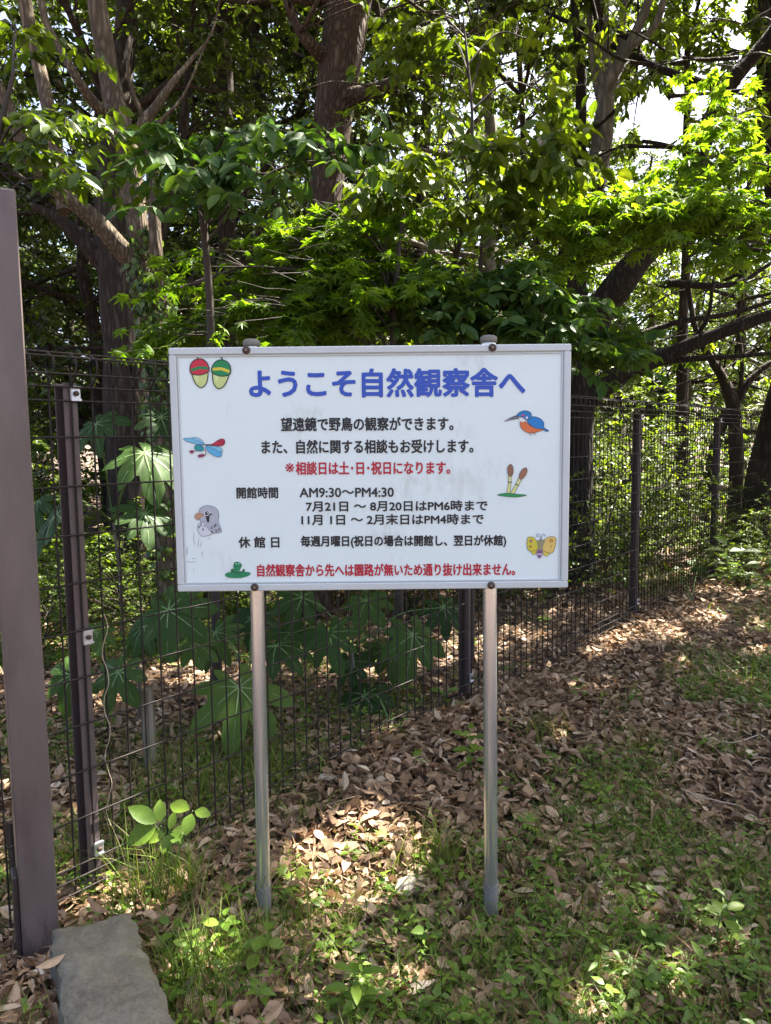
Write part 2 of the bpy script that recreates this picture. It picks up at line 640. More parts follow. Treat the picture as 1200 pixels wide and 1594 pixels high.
def lettering(name, text, x0, x1, y0, y1, ink, off, lvl):
    cu = bpy.data.curves.new(name, 'FONT')
    cu.body = text
    cu.resolution_u = 3
    cu.fill_mode = 'FRONT'
    t = bpy.data.objects.new(name, cu)
    COL.objects.link(t)
    bpy.context.view_layer.update()
    me = bpy.data.meshes.new_from_object(t)
    V = np.empty(len(me.vertices) * 3)
    me.vertices.foreach_get('co', V)
    V = V.reshape(-1, 3)
    lo, hi = V.min(0), V.max(0)
    a, b = S(x0, (y0 + y1) / 2), S(x1, (y0 + y1) / 2)
    zt, zb = S((x0 + x1) / 2, y0)[1], S((x0 + x1) / 2, y1)[1]
    q = (V - lo) / np.maximum(hi - lo, 1e-9)
    faces = [tuple(p.vertices) for p in me.polygons]
    em = (zt - zb) * off
    W = np.empty_like(V)
    W[:, 0] = a[0] + em + q[:, 0] * (b[0] - a[0] - 2 * em)
    W[:, 1] = YS - .0003
    W[:, 2] = zb + em + q[:, 1] * (zt - zb - 2 * em) + (q[:, 0] - .5) * (b[1] - a[1]) * .55
    mb = MB()
    shifts = [(0, 0)] + [(math.cos(k * PI / 4), math.sin(k * PI / 4)) for k in range(8)]
    for k, (dx, dz) in enumerate(shifts):              # heavy rounded strokes, as a brush of radius em would print them
        mb.add(W + (dx * em, -.00004 * k, dz * em), faces)
    bpy.data.objects.remove(t)
    bpy.data.curves.remove(cu)
    bpy.data.meshes.remove(me)
    return mb.build(name, INKM[ink], panel)


BO = .028
lettering('heading_lettering', 'ようこそ自然観察舎へ', 387, 818, 573, 619, 'blue', .032, 1)
lettering('text_line', '望遠鏡で野鳥の観察ができます。', 437, 706, 649, 671, 'black', BO, 1)
lettering('text_line', 'また、自然に関する相談もお受けします。', 407, 737, 684, 706, 'black', BO, 1)
lettering('text_mark', '※', 444, 458, 721, 735, 'red', .012, 1)
lettering('text_line', '相談日は土･日･祝日になります。', 460, 701, 718, 739, 'red', BO, 1)
lettering('text_line', '開館時間', 368, 433, 758, 776, 'black', BO, 1)
lettering('text_line', 'AM9:30～PM4:30', 466, 613, 759, 774, 'black', BO, 1)
lettering('text_line', '7月21日 ～ 8月20日はPM6時まで', 476, 759, 779, 796, 'black', BO, 1)
lettering('text_line', '11月 1日 ～ 2月末日はPM4時まで', 469, 753, 800, 817, 'black', BO, 1)
lettering('text_line', '休 館 日', 371, 435, 835, 853, 'black', BO, 1)
lettering('text_line', '毎週月曜日(祝日の場合は開館し、翌日が休館)', 468, 788, 833, 853, 'black', BO, 1)
lettering('warning_lettering', '自然観察舎から先へは園路が無いため通り抜け出来ません。', 400, 802, 877, 897, 'red', BO, 1)

_pm = {}


def inkmat(c):
    if c not in _pm:
        _pm[c] = plain('printed colour %d' % len(_pm), tuple(v * .78 for v in srgb(*c)), .45)
    return _pm[c]


class Pic:
    """a printed picture on the panel; points are given in the pixels of an enlarged crop (ox, oy, scale)"""
    def __init__(self, ox, oy, k):
        self.ox, self.oy, self.k, self.mb, self.mats, self.lv = ox, oy, k, MB(), [], 0

    def pts(self, P):
        P = np.asarray(P, float)
        return np.array([S(self.ox + a / self.k, self.oy + b / self.k) for a, b in P])

    def mi(self, c):
        m = inkmat(c)
        if m not in self.mats:
            self.mats.append(m)
        return self.mats.index(m)

    def y(self):
        self.lv += 1
        return YS - .0004 - self.lv * .00012

    def fill(self, c, P, smooth=True, line=None, lw=7):
        P = np.asarray(P, float)
        if smooth:
            Q = np.vstack([P, P[:1]])
            E = np.vstack([P[-1:], Q, P[1:2]])
            out = []
            for i in range(1, len(E) - 2):
                t = np.linspace(0, 1, 6, endpoint=False)[:, None]
                a, b, cc, d = E[i - 1], E[i], E[i + 1], E[i + 2]
                out.append(.5 * (2 * b + (cc - a) * t + (2 * a - 5 * b + 4 * cc - d) * t ** 2 + (3 * b - a - 3 * cc + d) * t ** 3))
            P = np.vstack(out)
        q = self.pts(P)
        y = self.y()
        self.mb.add(np.c_[q[:, 0], np.full(len(q), y), q[:, 1]], [tuple(range(len(q)))], self.mi(c))
        if line:
            self.stroke(line, np.vstack([P, P[:1]]), lw)
        return self

    def stroke(self, c, P, lw=7, smooth=False):
        P = np.asarray(P, float)
        if smooth:
            P = spl(P, 6)
        T = nrm(np.gradient(P, axis=0))
        Nn = np.c_[-T[:, 1], T[:, 0]] * lw / 2
        A, B = self.pts(P + Nn), self.pts(P - Nn)
        y = self.y()
        n = len(P)
        V = np.vstack([np.c_[A[:, 0], np.full(n, y), A[:, 1]], np.c_[B[:, 0], np.full(n, y), B[:, 1]]])
        i = np.arange(n - 1)
        self.mb.add(V, np.stack([i, i + 1, n + i + 1, n + i], 1), self.mi(c))
        return self

    def dot(self, c, x, y, r, ry=None, rot=0, line=None, lw=7):
        th = np.linspace(0, 2 * PI, 24, endpoint=False)
        a, b = np.cos(th) * r, np.sin(th) * (ry or r)
        cr, s_ = math.cos(rot), math.sin(rot)
        return self.fill(c, np.c_[x + a * cr - b * s_, y + a * s_ + b * cr], False, line, lw)

    def done(self, name):
        o = self.mb.build(name, self.mats, panel)
        return o


K_ = (22, 26, 30)
# two plain acorns
p = Pic(260, 530, 8.571)
for cx, cy, rot, capc, band, b2 in ((440, 440, -.12, (205, 35, 60), (10, 135, 75), (205, 35, 60)), (715, 455, .14, (15, 140, 80), (225, 205, 60), (15, 140, 80))):
    c_, s_ = math.cos(rot), math.sin(rot)
    tr = lambda L: [(cx + x * c_ - y * s_, cy + x * s_ + y * c_) for x, y in L]
    p.stroke(K_, tr([(0, -190), (-8, -215), (-28, -232)]), 16)
    p.fill((205, 222, 140), tr([(-100, -20), (-95, 70), (-60, 150), (0, 190), (60, 150), (95, 70), (100, -20), (0, -45)]), True, K_, 13)
    p.fill((222, 235, 165), tr([(-70, 20), (-66, 70), (-42, 115), (-30, 60), (-40, 15)]))
    p.fill(capc, tr([(-122, -20), (-118, -110), (-70, -175), (0, -195), (70, -175), (118, -110), (122, -20), (60, 12), (0, 20), (-60, 12)]), True, K_, 13)
    p.fill(band, tr([(-112, -75), (0, -98), (112, -75), (114, -35), (0, -58), (-114, -35)]), False)
p.done('acorn_picture')
# dragonfly
p = Pic(270, 660, 12)
OL = (40, 90, 130)
p.fill((120, 195, 228), [(190, 270), (330, 265), (480, 310), (575, 370), (530, 385), (410, 370), (240, 320)], True, OL, 8)
p.fill((150, 205, 232), [(340, 262), (430, 250), (510, 290), (575, 365), (470, 320)], True, OL, 7)
p.fill((130, 200, 225), [(600, 410), (700, 405), (840, 425), (905, 470), (905, 530), (760, 470)], True, OL, 7)
p.fill((90, 180, 225), [(600, 430), (700, 440), (850, 510), (900, 560), (880, 610), (790, 605), (690, 550), (630, 490)], True, OL, 8)
p.fill((195, 30, 70), [(590, 385), (720, 375), (830, 305), (910, 275), (960, 310), (945, 380), (880, 408), (740, 402)], True, (60, 20, 40), 8)
for x in (860, 900, 930):
    p.stroke((90, 15, 40), [(x - 22, 300), (x + 8, 350), (x, 400)], 7, True)
p.stroke((25, 30, 50), [(490, 390), (600, 392), (700, 400), (850, 412)], 12, True)
p.fill((20, 145, 165), [(395, 450), (415, 395), (480, 395), (560, 430), (560, 490), (500, 510), (430, 490)], True, (20, 95, 120), 7)
p.dot((10, 160, 150), 455, 440, 45, 38)
p.fill((140, 35, 80), [(300, 500), (380, 495), (365, 545), (330, 550)], True)
p.fill((140, 35, 80), [(465, 580), (560, 560), (590, 590), (540, 620), (475, 622)], True)
p.stroke((120, 30, 70), [(560, 590), (610, 560), (590, 470)], 12, True)
p.stroke((120, 30, 70), [(380, 510), (450, 490)], 9)
p.done('dragonfly_picture')
# pigeon-like bird head
p = Pic(280, 770, 10)
p.fill((182, 188, 198), [(300, 280), (320, 210), (400, 172), (500, 180), (580, 230), (605, 320), (595, 420), (640, 530), (640, 580), (520, 600), (420, 560), (330, 440)], True, (90, 96, 108), 7)
p.fill((218, 224, 232), [(275, 500), (300, 450), (400, 440), (430, 520), (500, 600), (420, 640), (340, 640), (290, 570)], True, (110, 116, 128), 6)
p.fill((196, 150, 118), [(230, 330), (270, 285), (330, 290), (370, 320), (330, 350), (285, 395), (245, 370)], True, (150, 110, 85), 5)
p.fill(K_, [(395, 310), (465, 310), (455, 430), (425, 425)], False)
p.fill(K_, [(450, 285), (515, 310), (455, 325)], False)
p.dot((225, 230, 236), 422, 288, 42).dot(K_, 422, 288, 31).dot((200, 205, 212), 430, 282, 11)
for x, y in ((300, 500), (330, 470), (360, 540), (390, 480), (495, 515), (560, 470), (610, 540), (540, 490), (565, 560), (500, 580)):
    p.fill((60, 66, 76), [(x - 8, y - 22), (x + 9, y - 16), (x + 10, y + 18), (x - 2, y + 22)], False)
p.done('bird_head_picture')
# what is left of a rubbed-off drawing below the bird
p = Pic(280, 770, 10)
g = (150, 160, 172)
for L in ([(220, 590), (215, 680), (235, 790)], [(295, 680), (285, 760), (280, 820)], [(330, 740), (320, 815)], [(130, 810), (100, 900)], [(120, 880), (110, 940)],
          [(190, 1000), (240, 985)], [(110, 1035), (180, 1050), (240, 1035)], [(340, 890), (352, 960)], [(212, 1150), (220, 1185)], [(460, 665), (458, 700)]):
    p.stroke(g, L, 7, len(L) > 2)
p.done('worn_drawing')
# kingfisher
p = Pic(760, 620, 9.231)
OB = (25, 55, 95)
p.fill((60, 66, 76), [(230, 325), (330, 270), (420, 238), (445, 290), (330, 312), (240, 335)], False)
p.stroke((185, 190, 200), [(245, 326), (340, 288), (440, 265)], 7)
p.fill((222, 118, 62), [(465, 330), (520, 330), (620, 400), (780, 445), (730, 475), (640, 498), (560, 490), (490, 445), (460, 390)], True, (110, 60, 50), 7)
p.fill((10, 130, 205), [(560, 330), (590, 275), (660, 265), (740, 290), (795, 350), (800, 420), (865, 465), (830, 475), (770, 440), (690, 432), (610, 390)], True, OB, 8)
p.fill((25, 125, 190), [(410, 250), (460, 195), (540, 178), (605, 205), (620, 260), (590, 300), (540, 310), (500, 275)], True, OB, 7)
p.fill((236, 240, 240), [(445, 300), (500, 290), (530, 320), (500, 340), (460, 330)], True)
p.dot((215, 50, 100), 500, 247, 26, 12, .1).dot((236, 240, 245), 552, 280, 14, 20, .4)
p.stroke((70, 50, 50), [(590, 495), (600, 520), (620, 535)], 8).stroke((70, 50, 50), [(645, 495), (660, 515), (680, 520)], 8)
p.done('kingfisher_picture')
# horsetails
p = Pic(760, 620, 9.231)
p.fill((25, 150, 85), [(130, 1390), (240, 1365), (380, 1375), (550, 1390), (470, 1412), (380, 1420), (270, 1412)], True, (15, 90, 60), 6)
p.fill((222, 228, 150), [(290, 1120), (330, 1120), (325, 1240), (310, 1360), (265, 1360), (290, 1230)], False, (70, 75, 50), 6)
p.fill((222, 228, 150), [(440, 1140), (482, 1160), (420, 1270), (375, 1370), (320, 1360), (390, 1240)], False, (70, 75, 50), 6)
p.stroke((70, 70, 50), [(280, 1205), (340, 1205)], 14).stroke((70, 70, 50), [(385, 1235), (440, 1252)], 14)
p.dot((146, 104, 82), 317, 1035, 42, 88, 0, (80, 60, 55), 7)
p.dot((158, 110, 82), 500, 1080, 42, 92, .5, (80, 60, 55), 7)
p.done('horsetail_picture')
# butterfly
p = Pic(780, 800, 10)
OY = (110, 105, 60)
p.fill((214, 205, 60), [(455, 560), (560, 560), (545, 610), (500, 630), (470, 600)], True, OY, 6)
p.fill((224, 210, 90), [(645, 560), (740, 600), (735, 640), (700, 655), (660, 625)], True, OY, 6)
p.fill((216, 204, 62), [(410, 380), (450, 358), (510, 368), (560, 440), (580, 530), (520, 570), (450, 575), (405, 520)], True, OY, 7)
p.fill((232, 200, 110), [(650, 440), (700, 380), (770, 352), (850, 375), (840, 500), (800, 600), (730, 600), (650, 560)], True, OY, 7)
p.dot((168, 130, 110), 463, 420, 27, 26).dot((150, 130, 60), 455, 505, 20, 18).dot((196, 150, 70), 778, 415, 36, 30).dot((176, 160, 70), 780, 505, 14, 16)
p.fill((150, 148, 110), [(560, 420), (600, 400), (680, 410), (650, 500), (620, 570), (590, 560), (570, 500)], True)
p.fill((130, 90, 140), [(560, 570), (640, 570), (635, 640), (595, 690), (560, 640)], True).stroke((225, 215, 230), [(562, 618), (600, 630), (635, 618)], 16)
p.stroke((90, 110, 150), [(610, 410), (605, 350), (580, 315), (550, 320), (552, 350), (575, 355)], 8, True)
p.stroke((90, 110, 150), [(620, 410), (630, 350), (655, 315), (680, 325), (672, 350)], 8, True)
p.done('butterfly_picture')
# frog on a lily pad
p = Pic(280, 770, 10)
G1, G2 = (12, 140, 90), (8, 110, 72)
p.fill(G1, [(700, 1240), (770, 1205), (900, 1195), (1020, 1200), (1095, 1215), (1080, 1255), (960, 1295), (830, 1298), (740, 1285)], True)
p.fill(G2, [(795, 1165), (830, 1150), (870, 1190), (960, 1190), (985, 1155), (1010, 1170), (1000, 1200), (900, 1225), (800, 1200)], True)
p.fill(G1, [(835, 1110), (850, 1060), (890, 1045), (935, 1060), (960, 1100), (940, 1150), (900, 1215), (850, 1160)], True, G2, 6)
p.dot((150, 215, 190), 878, 1072, 12).dot((150, 215, 190), 918, 1072, 12).stroke(G2, [(860, 1105), (895, 1122), (935, 1105)], 8, True)
p.stroke(G2, [(830, 1245), (900, 1235), (960, 1245)], 9, True)
p.done('frog_picture')

# ------------------------------------------------------------------ the mesh fence
FENCEP = plain('brown fence paint', srgb(86, 74, 72), .5, .1, var=.12, vs=12)
WIRE = plain('brown coated wire', (.022, .017, .014), .6, .0, .25)
CLAMP = plain('bright clamp', (.62, .63, .66), .35, .8)
F2 = FDIR[None]
def fpt(s, z, off=0.0):
    return np.array([FP0[0] + FDIR[0] * s + FNRM[0] * off, FP0[1] + FDIR[1] * s + FNRM[1] * off, z])
s3 = np.dot((FP3 - FP0)[:2], FDIR)
p2 = at_z(727, 1097)
s2 = np.dot((p2 - FP0)[:2], FDIR)
p4 = at_z(1114, 904)
s4 = np.dot((p4 - FP0)[:2], FDIR)
FS = [0.0, s2, s3, s4, s4 + (s4 - s3) * .85]
print('fence post spacing', FS, 'p0', FP0, 'sign y', YP, 'w', sx1 - sx0)
fence = empty('wire_mesh_fence', (FP0[0], FP0[1], 0), 'brown welded wire mesh fence running back along the wood edge', 'fence')
RF = np.array([[FDIR[0], FNRM[0], 0], [FDIR[1], FNRM[1], 0], [0, 0, 1]])
ZT = 1.815
for k, s in enumerate(FS):
    mb = MB()
    b = fpt(s, 0, -.03)
    h_ = ZT + .1
    zc = (ZT - .1) / 2
    box(mb, fpt(s, zc, -.002), (.048, .004, h_), R=RF, bev=.0012)
    box(mb, fpt(s, zc, -.060), (.048, .004, h_), R=RF, bev=.0012)
    box(mb, fpt(s + .0215, zc, -.031), (.004, .0535, h_), R=RF, bev=.0012)
    box(mb, fpt(s, ZT - .006, -.031), (.040, .0535, .004), R=RF)
    post = mb.build('fence_post', FENCEP, fence)
    for z in (ZT - .035, ZT * .52, .17):
        mb = MB()
        c = fpt(s + .014, z, .006)
        box(mb, c, (.036, .010, .05), R=RF, bev=.003)
        box(mb, fpt(s + .014, z + .021, .0125), (.036, .005, .007), R=RF)
        box(mb, fpt(s + .014, z - .021, .0125), (.036, .005, .007), R=RF)
        for q in range(1):
            th = np.arange(8) * PI / 4
            ring = lambda rr, off: np.array([fpt(s + .014 + math.cos(t) * rr, z + math.sin(t) * rr, off) for t in th])
            V = np.vstack([ring(.009, .011), ring(.009, .018), ring(.005, .021)])
            mb.add(V, [(a * 8 + i, a * 8 + (i + 1) % 8, a * 8 + 8 + (i + 1) % 8, a * 8 + 8 + i) for a in (0, 1) for i in range(8)] + [tuple(range(16, 24))], 1)
        mb.build('clamp', [CLAMP, RUST], post)
ends = [-.30] + FS[1:]
bounds = [(-.30, s2 - .02), (s2 + .02, s3 - .02), (s3 + .02, s4 - .02), (s4 + .02, FS[4])]
HZ = [.05, .10, .145] + [.145 + .1655 * i for i in range(1, 10)] + [1.755]
for a, b in bounds:
    mb = MB()
    n = int(round((b - a) / .075))
    for s in np.linspace(a, b, n + 1):
        zz = [(.02, .006), (1.745, .006), (1.80, .012), (1.845, .045), (1.885, .05), (1.905, .02), (1.915, -.012)]
        j = rng.normal(0, .0015)
        P = spl([fpt(s + j, z, o) for z, o in zz], 3)
        tube(mb, P, .0036, 5, cap=False)
    for z in HZ:
        tube(mb, [fpt(s, z, .0115) for s in np.linspace(a, b, 4)], .0035, 5)
    for z, o in ((1.84, .05), (1.80, .02), (1.895, .045), (1.912, .0)):
        tube(mb, [fpt(s, z, o) for s in np.linspace(a, b, 4)], .0035, 5)
    mb.build('wire_panel', WIRE, fence, smooth=True)

# ------------------------------------------------------------------ the brown gate post, kerb stone and stakes
POSTM, pn, pb, po = newmat('brown post paint')
pr = ramp(pn, [(.25, srgb(70, 60, 56)), (.45, srgb(86, 75, 71)), (.75, srgb(99, 88, 83))])
pv = coords(pn, (1, 1, .3))
pn.links.new(noise(pn, 9, 6, .6, pv), pr.inputs[0])
sepx = pn.nodes.new('ShaderNodeSeparateXYZ')
tcx = pn.nodes.new('ShaderNodeTexCoord')
pn.links.new(tcx.outputs['Object'], sepx.inputs[0])
chip = math_(pn, 'ADD', math_(pn, 'MULTIPLY', sepx.outputs['Z'], 1.5), noise(pn, 28, 6, .7, coords(pn, (1, 1, .35))))
cr_ = ramp(pn, [(.62, (1, 1, 1)), (.68, (0, 0, 0))])
pn.links.new(chip, cr_.inputs[0])
mixp = pn.nodes.new('ShaderNodeMix')
mixp.data_type = 'RGBA'
pn.links.new(cr_.outputs[0], mixp.inputs[0])
pn.links.new(pr.outputs[0], mixp.inputs[6])
mixp.inputs[7].default_value = (*srgb(74, 66, 64), 1)
pn.links.new(mixp.outputs[2], pb.inputs['Base Color'])
pb.inputs['Roughness'].default_value = .42
bump(pn, pb, noise(pn, 160, 3, .6, coords(pn)), .12, .002)

gl, gr = at_z(38, 1513), at_z(97, 1506)
gy = (gl[1] + gr[1]) / 2
ztop = at_y(0, 284, gy)[2]
GA = math.radians(31)
gu, gnn = np.array([math.cos(GA), math.sin(GA)]), np.array([math.sin(GA), -math.cos(GA)])
wd = dp = .104
lean = at_y(22, 288, gy)[0] - at_y(95, 1506, gy)[0] + .002
gc0 = gl[:2] + gu * wd / 2 - gnn * dp / 2
gate = empty('gate_post', (gc0[0], gc0[1], 0), 'tall square brown painted gate post beside the grey kerb stone', 'post')
mb = MB()
b8 = .004
rings = []
for z in (-.1, .3, ztop * .5, ztop - .010, ztop - .004):
    k = 1.0 if z < ztop - .006 else .96
    L = []
    for sx_, sy_ in ((-1, -1), (1, -1), (1, 1), (-1, 1)):
        ax, ay = sx_ * wd / 2, sy_ * dp / 2
        if sx_ * sy_ > 0: L += [(ax, ay - sy_ * b8), (ax - sx_ * b8, ay)]
        else: L += [(ax - sx_ * b8, ay), (ax, ay - sy_ * b8)]
    rings.append(np.array([np.r_[gc0 + gu * x * k - gnn * y * k + (lean * max(z, 0) / ztop, 0), z] for x, y in L]))
V = np.vstack(rings)
f = [(k * 8 + i, k * 8 + (i + 1) % 8, k * 8 + 8 + (i + 1) % 8, k * 8 + 8 + i) for k in range(4) for i in range(8)] + [tuple(range(32, 40))]
mb.add(V, f)
mb.build('shaft', POSTM, gate)
mb = MB()
hp = gc0 - gu * (wd / 2 + .008)
box(mb, (hp[0], hp[1], .13), (.016, .07, .34), R=np.array([[gu[0], -gnn[0], 0], [gu[1], -gnn[1], 0], [0, 0, 1]]), bev=.003)
mb.build('hinge_plate', plain('dark brown steel', (.05, .035, .03), .5, .3, var=.3, vs=30), gate)

# kerb stone
GRAN, gn, gb, go = newmat('rough granite')
gr1 = ramp(gn, [(.3, (.04, .036, .024)), (.46, (.12, .108, .077)), (.6, (.19, .172, .124)), (.75, (.32, .28, .2))])
ga = noise(gn, 6, 8, .7, coords(gn), .3)
gc = noise(gn, 70, 4, .8, coords(gn))
gn.links.new(math_(gn, 'ADD', math_(gn, 'MULTIPLY', ga, .55), math_(gn, 'MULTIPLY', gc, .45)), gr1.inputs[0])
gm = ramp(gn, [(.52, (0, 0, 0)), (.66, (1, 1, 1))])
gn.links.new(math_(gn, 'ADD', math_(gn, 'MULTIPLY', noise(gn, 3.2, 6, .65, coords(gn)), .7), math_(gn, 'MULTIPLY', gc, .3)), gm.inputs[0])
gmx = gn.nodes.new('ShaderNodeMix')
gmx.data_type = 'RGBA'
gn.links.new(math_(gn, 'MULTIPLY', gm.outputs[0], .55), gmx.inputs[0])
gn.links.new(gr1.outputs[0], gmx.inputs[6])
gmx.inputs[7].default_value = (.075, .085, .035, 1)
gn.links.new(gmx.outputs[2], gb.inputs['Base Color'])
gb.inputs['Roughness'].default_value = .85
bump(gn, gb, math_(gn, 'ADD', math_(gn, 'MULTIPLY', ga, 1.5), gc), .8, .012)
KZ = .16
kq = [at_z(78, 1440, KZ), at_z(200, 1412, KZ), at_z(285, 1605, KZ), at_z(110, 1612, KZ)]
ext = lambda a, b, t: a + (b - a) * t
kq[2], kq[3] = ext(kq[1], kq[2], 1.9), ext(kq[0], kq[3], 1.9)
mb = MB()
nu, nv = 31, 91
def rough(Q):
    x, y, z = Q[..., 0], Q[..., 1], Q[..., 2]
    return (vnoise(x + z, y - z, 11, 1) - .5) * .02 + (vnoise(x + z, y + z * .7, 30, 4) - .5) * .012 + (vnoise(x - z, y + z, 80, 5) - .5) * .004
u, v = np.meshgrid(np.linspace(0, 1, nu), np.linspace(0, 1, nv), indexing='ij')
k4 = np.array(kq)
top = (k4[0] * (1 - u)[..., None] + k4[1] * u[..., None]) * (1 - v)[..., None] + (k4[3] * (1 - u)[..., None] + k4[2] * u[..., None]) * v[..., None]
cen = k4.mean(0)
edge = np.minimum(np.minimum(u, 1 - u) * 12, np.minimum(v, 1 - v) * 36)
top[..., 2] += rough(top) - .022 * np.exp(-edge * 1.2)
top[..., 0] += (vnoise(top[..., 0], top[..., 1], 24, 7) - .5) * .02 * np.exp(-edge * .6)
top[..., 1] += (vnoise(top[..., 0], top[..., 1], 24, 9) - .5) * .02 * np.exp(-edge * .6)
i, j = np.meshgrid(np.arange(nu - 1), np.arange(nv - 1), indexing='ij')
a = (i * nv + j).ravel()
mb.add(top.reshape(-1, 3), np.stack([a, a + 1, a + nv + 1, a + nv], 1))
rim = [(q, 0) for q in range(nu)] + [(nu - 1, q) for q in range(1, nv)] + [(q, nv - 1) for q in range(nu - 2, -1, -1)] + [(0, q) for q in range(nv - 2, 0, -1)]
R0 = np.array([top[q] for q in rim])
lev = [R0]
for dz in (.03, .07, .12, .2):
    r_ = R0.copy()
    r_[:, 2] = R0[:, 2] - dz
    out_ = nrm((R0 - cen) * (1, 1, 0))
    r_ += out_ * (rough(r_) * 1.6 + .004)[:, None]
    lev.append(r_)
m_ = len(rim)
f = np.array([(k * m_ + i, k * m_ + (i + 1) % m_, (k + 1) * m_ + (i + 1) % m_, (k + 1) * m_ + i) for k in range(4) for i in range(m_)])
mb.add(np.vstack(lev), f)
kerb = mb.build('kerb_stone', GRAN, None, origin=(cen[0], cen[1], 0), smooth=True)
tag(kerb, 'rough grey granite kerb stone laid beside the brown gate post', 'stone')

# weathered stake behind the mesh
WOOD = bark_mat('weathered wood', (.06, .05, .035), (.15, .13, .095), (.26, .23, .18), 40, .05, .004)
st = at_z(236, 1203)
mb = MB()
hz = at_y(232, 1072, st[1])[2]
P = [(st[0], st[1], -.1), (st[0] - .004, st[1], hz * .6), (st[0] - .006, st[1], hz)]
tube(mb, spl(P, 4), .031, 9, wob=.06)
o = mb.build('wooden_stake', WOOD, None, origin=(st[0], st[1], 0), smooth=False)
tag(o, 'short weathered wooden stake standing in grass behind the mesh fence', 'stake')
mb = MB()
lp_ = at_z(4, 1420)
tube(mb, spl([(lp_[0] - .015, lp_[1] + .15, -.05), (lp_[0] - .01, lp_[1] + .15, .1), (lp_[0] - .012, lp_[1] + .15, .26)], 3), .035, 8, wob=.08)
o = mb.build('wooden_stump', BARK_DARK, None, origin=(lp_[0], lp_[1] + .15, 0))
tag(o, 'dark low wooden stump at the foot of the gate post', 'stump')

# ------------------------------------------------------------------ where the sun comes through the crowns
LIT = [(at_z(px, py), r) for px, py, r in (
    (550, 1352, .24), (530, 1390, .17), (575, 1335, .06), (960, 1000, .20), (1000, 985, .24), (1040, 1005, .18), (1110, 975, .22), (1150, 1055, .10),
    (1085, 1010, .10), (930, 1020, .12), (1050, 1040, .08), (700, 1012, .22), (640, 1005, .18), (520, 1010, .18), (250, 850, .35), (120, 840, .35), (400, 1040, .06),
    (1112, 1470, .07), (445, 1388, .05), (847, 1172, .05), (140, 990, .10), (600, 1570, .05), (465, 1590, .06), (830, 1290, .03), (1185, 1010, .12), (450, 920, .3), (900, 960, .25))]
LIT += [(at_z(300, 1520), .07)]
LIT += [(at_y(px, py, Y), r) for px, py, Y, r in (
    (225, 1280, 2.5, .10), (290, 1270, 2.5, .08),
    (880, 335, 5.4, .30), (950, 345, 5.4, .32), (1020, 320, 5.5, .32), (1100, 320, 5.6, .32), (1165, 335, 5.6, .3), (890, 415, 5.3, .25), (960, 370, 5.4, .2),
    (430, 430, 4.5, .2), (500, 455, 4.6, .25), (560, 440, 4.7, .18), (640, 440, 4.8, .3), (620, 470, 4.8, .25), (330, 430, 4.4, .12), (240, 330, 5.5, .22), (246, 430, 5.5, .2), (250, 520, 5.4, .3),
    (120, 870, 5.6, .3), (180, 900, 5.8, .3), (230, 840, 6.4, .3), (130, 640, 6.2, .3), (920, 780, 7.8, .35), (950, 850, 7.6, .3), (1000, 820, 8.6, .35), (150, 345, 5.4, .12), (165, 170, 5.5, .12), (700, 90, 5.5, .25), (1140, 185, 6.2, .4), (1150, 60, 6.5, .4), (100, 240, 4.2, .15), (170, 205, 4.2, .12), (90, 290, 4.2, .1),
    (225, 705, 3.9, .26), (95, 800, 3.9, .22), (220, 790, 3.8, .18), (760, 470, 5, .2), (830, 470, 5.2, .2), (960, 170, 8, .3), (640, 340, 4.8, .12), (700, 230, 4.9, .2), (880, 470, 5, .2))]
_r = np.random.default_rng(77)
LIT += [(at_y(_r.uniform(560, 1200), _r.uniform(30, 500), _r.uniform(5, 8.5)), .22) for _ in range(22)]
LIT += [(at_y(_r.uniform(900, 1190), _r.uniform(560, 880), _r.uniform(8.5, 12.5)), .45) for _ in range(30)]
LIT += [(at_y(_r.uniform(30, 560), _r.uniform(300, 900), _r.uniform(6, 10)), .25) for _ in range(12)]
LIT += [(at_z(_r.uniform(440, 700), _r.uniform(1440, 1560)), .05) for _ in range(7)] + [(at_z(_r.uniform(850, 1190), _r.uniform(1380, 1590)), .04) for _ in range(4)]
LP = np.array([p for p, _ in LIT])
LR = np.array([r for _, r in LIT])


def in_shade(P, grow=1.0, tmin=.45):
    """True for the points that do not stand in one of the shafts of sun"""
    P = np.asarray(P, float)
    ok = np.ones(len(P), bool)
    for c, r in zip(LP, LR):
        d = P - c
        t = d @ SUN
        q = np.linalg.norm(d - t[:, None] * SUN, axis=1)
        ok &= ~((t > max(tmin, r * 1.3)) & (q < r * grow + .03))
    return ok


def in_shaft(p, tmin=.45):
    d = p - LP
    t = d @ SUN
    q = np.linalg.norm(d - t[:, None] * SUN, axis=1)
    return bool(np.any((t > np.maximum(tmin, LR * 1.3)) & (q < LR)))


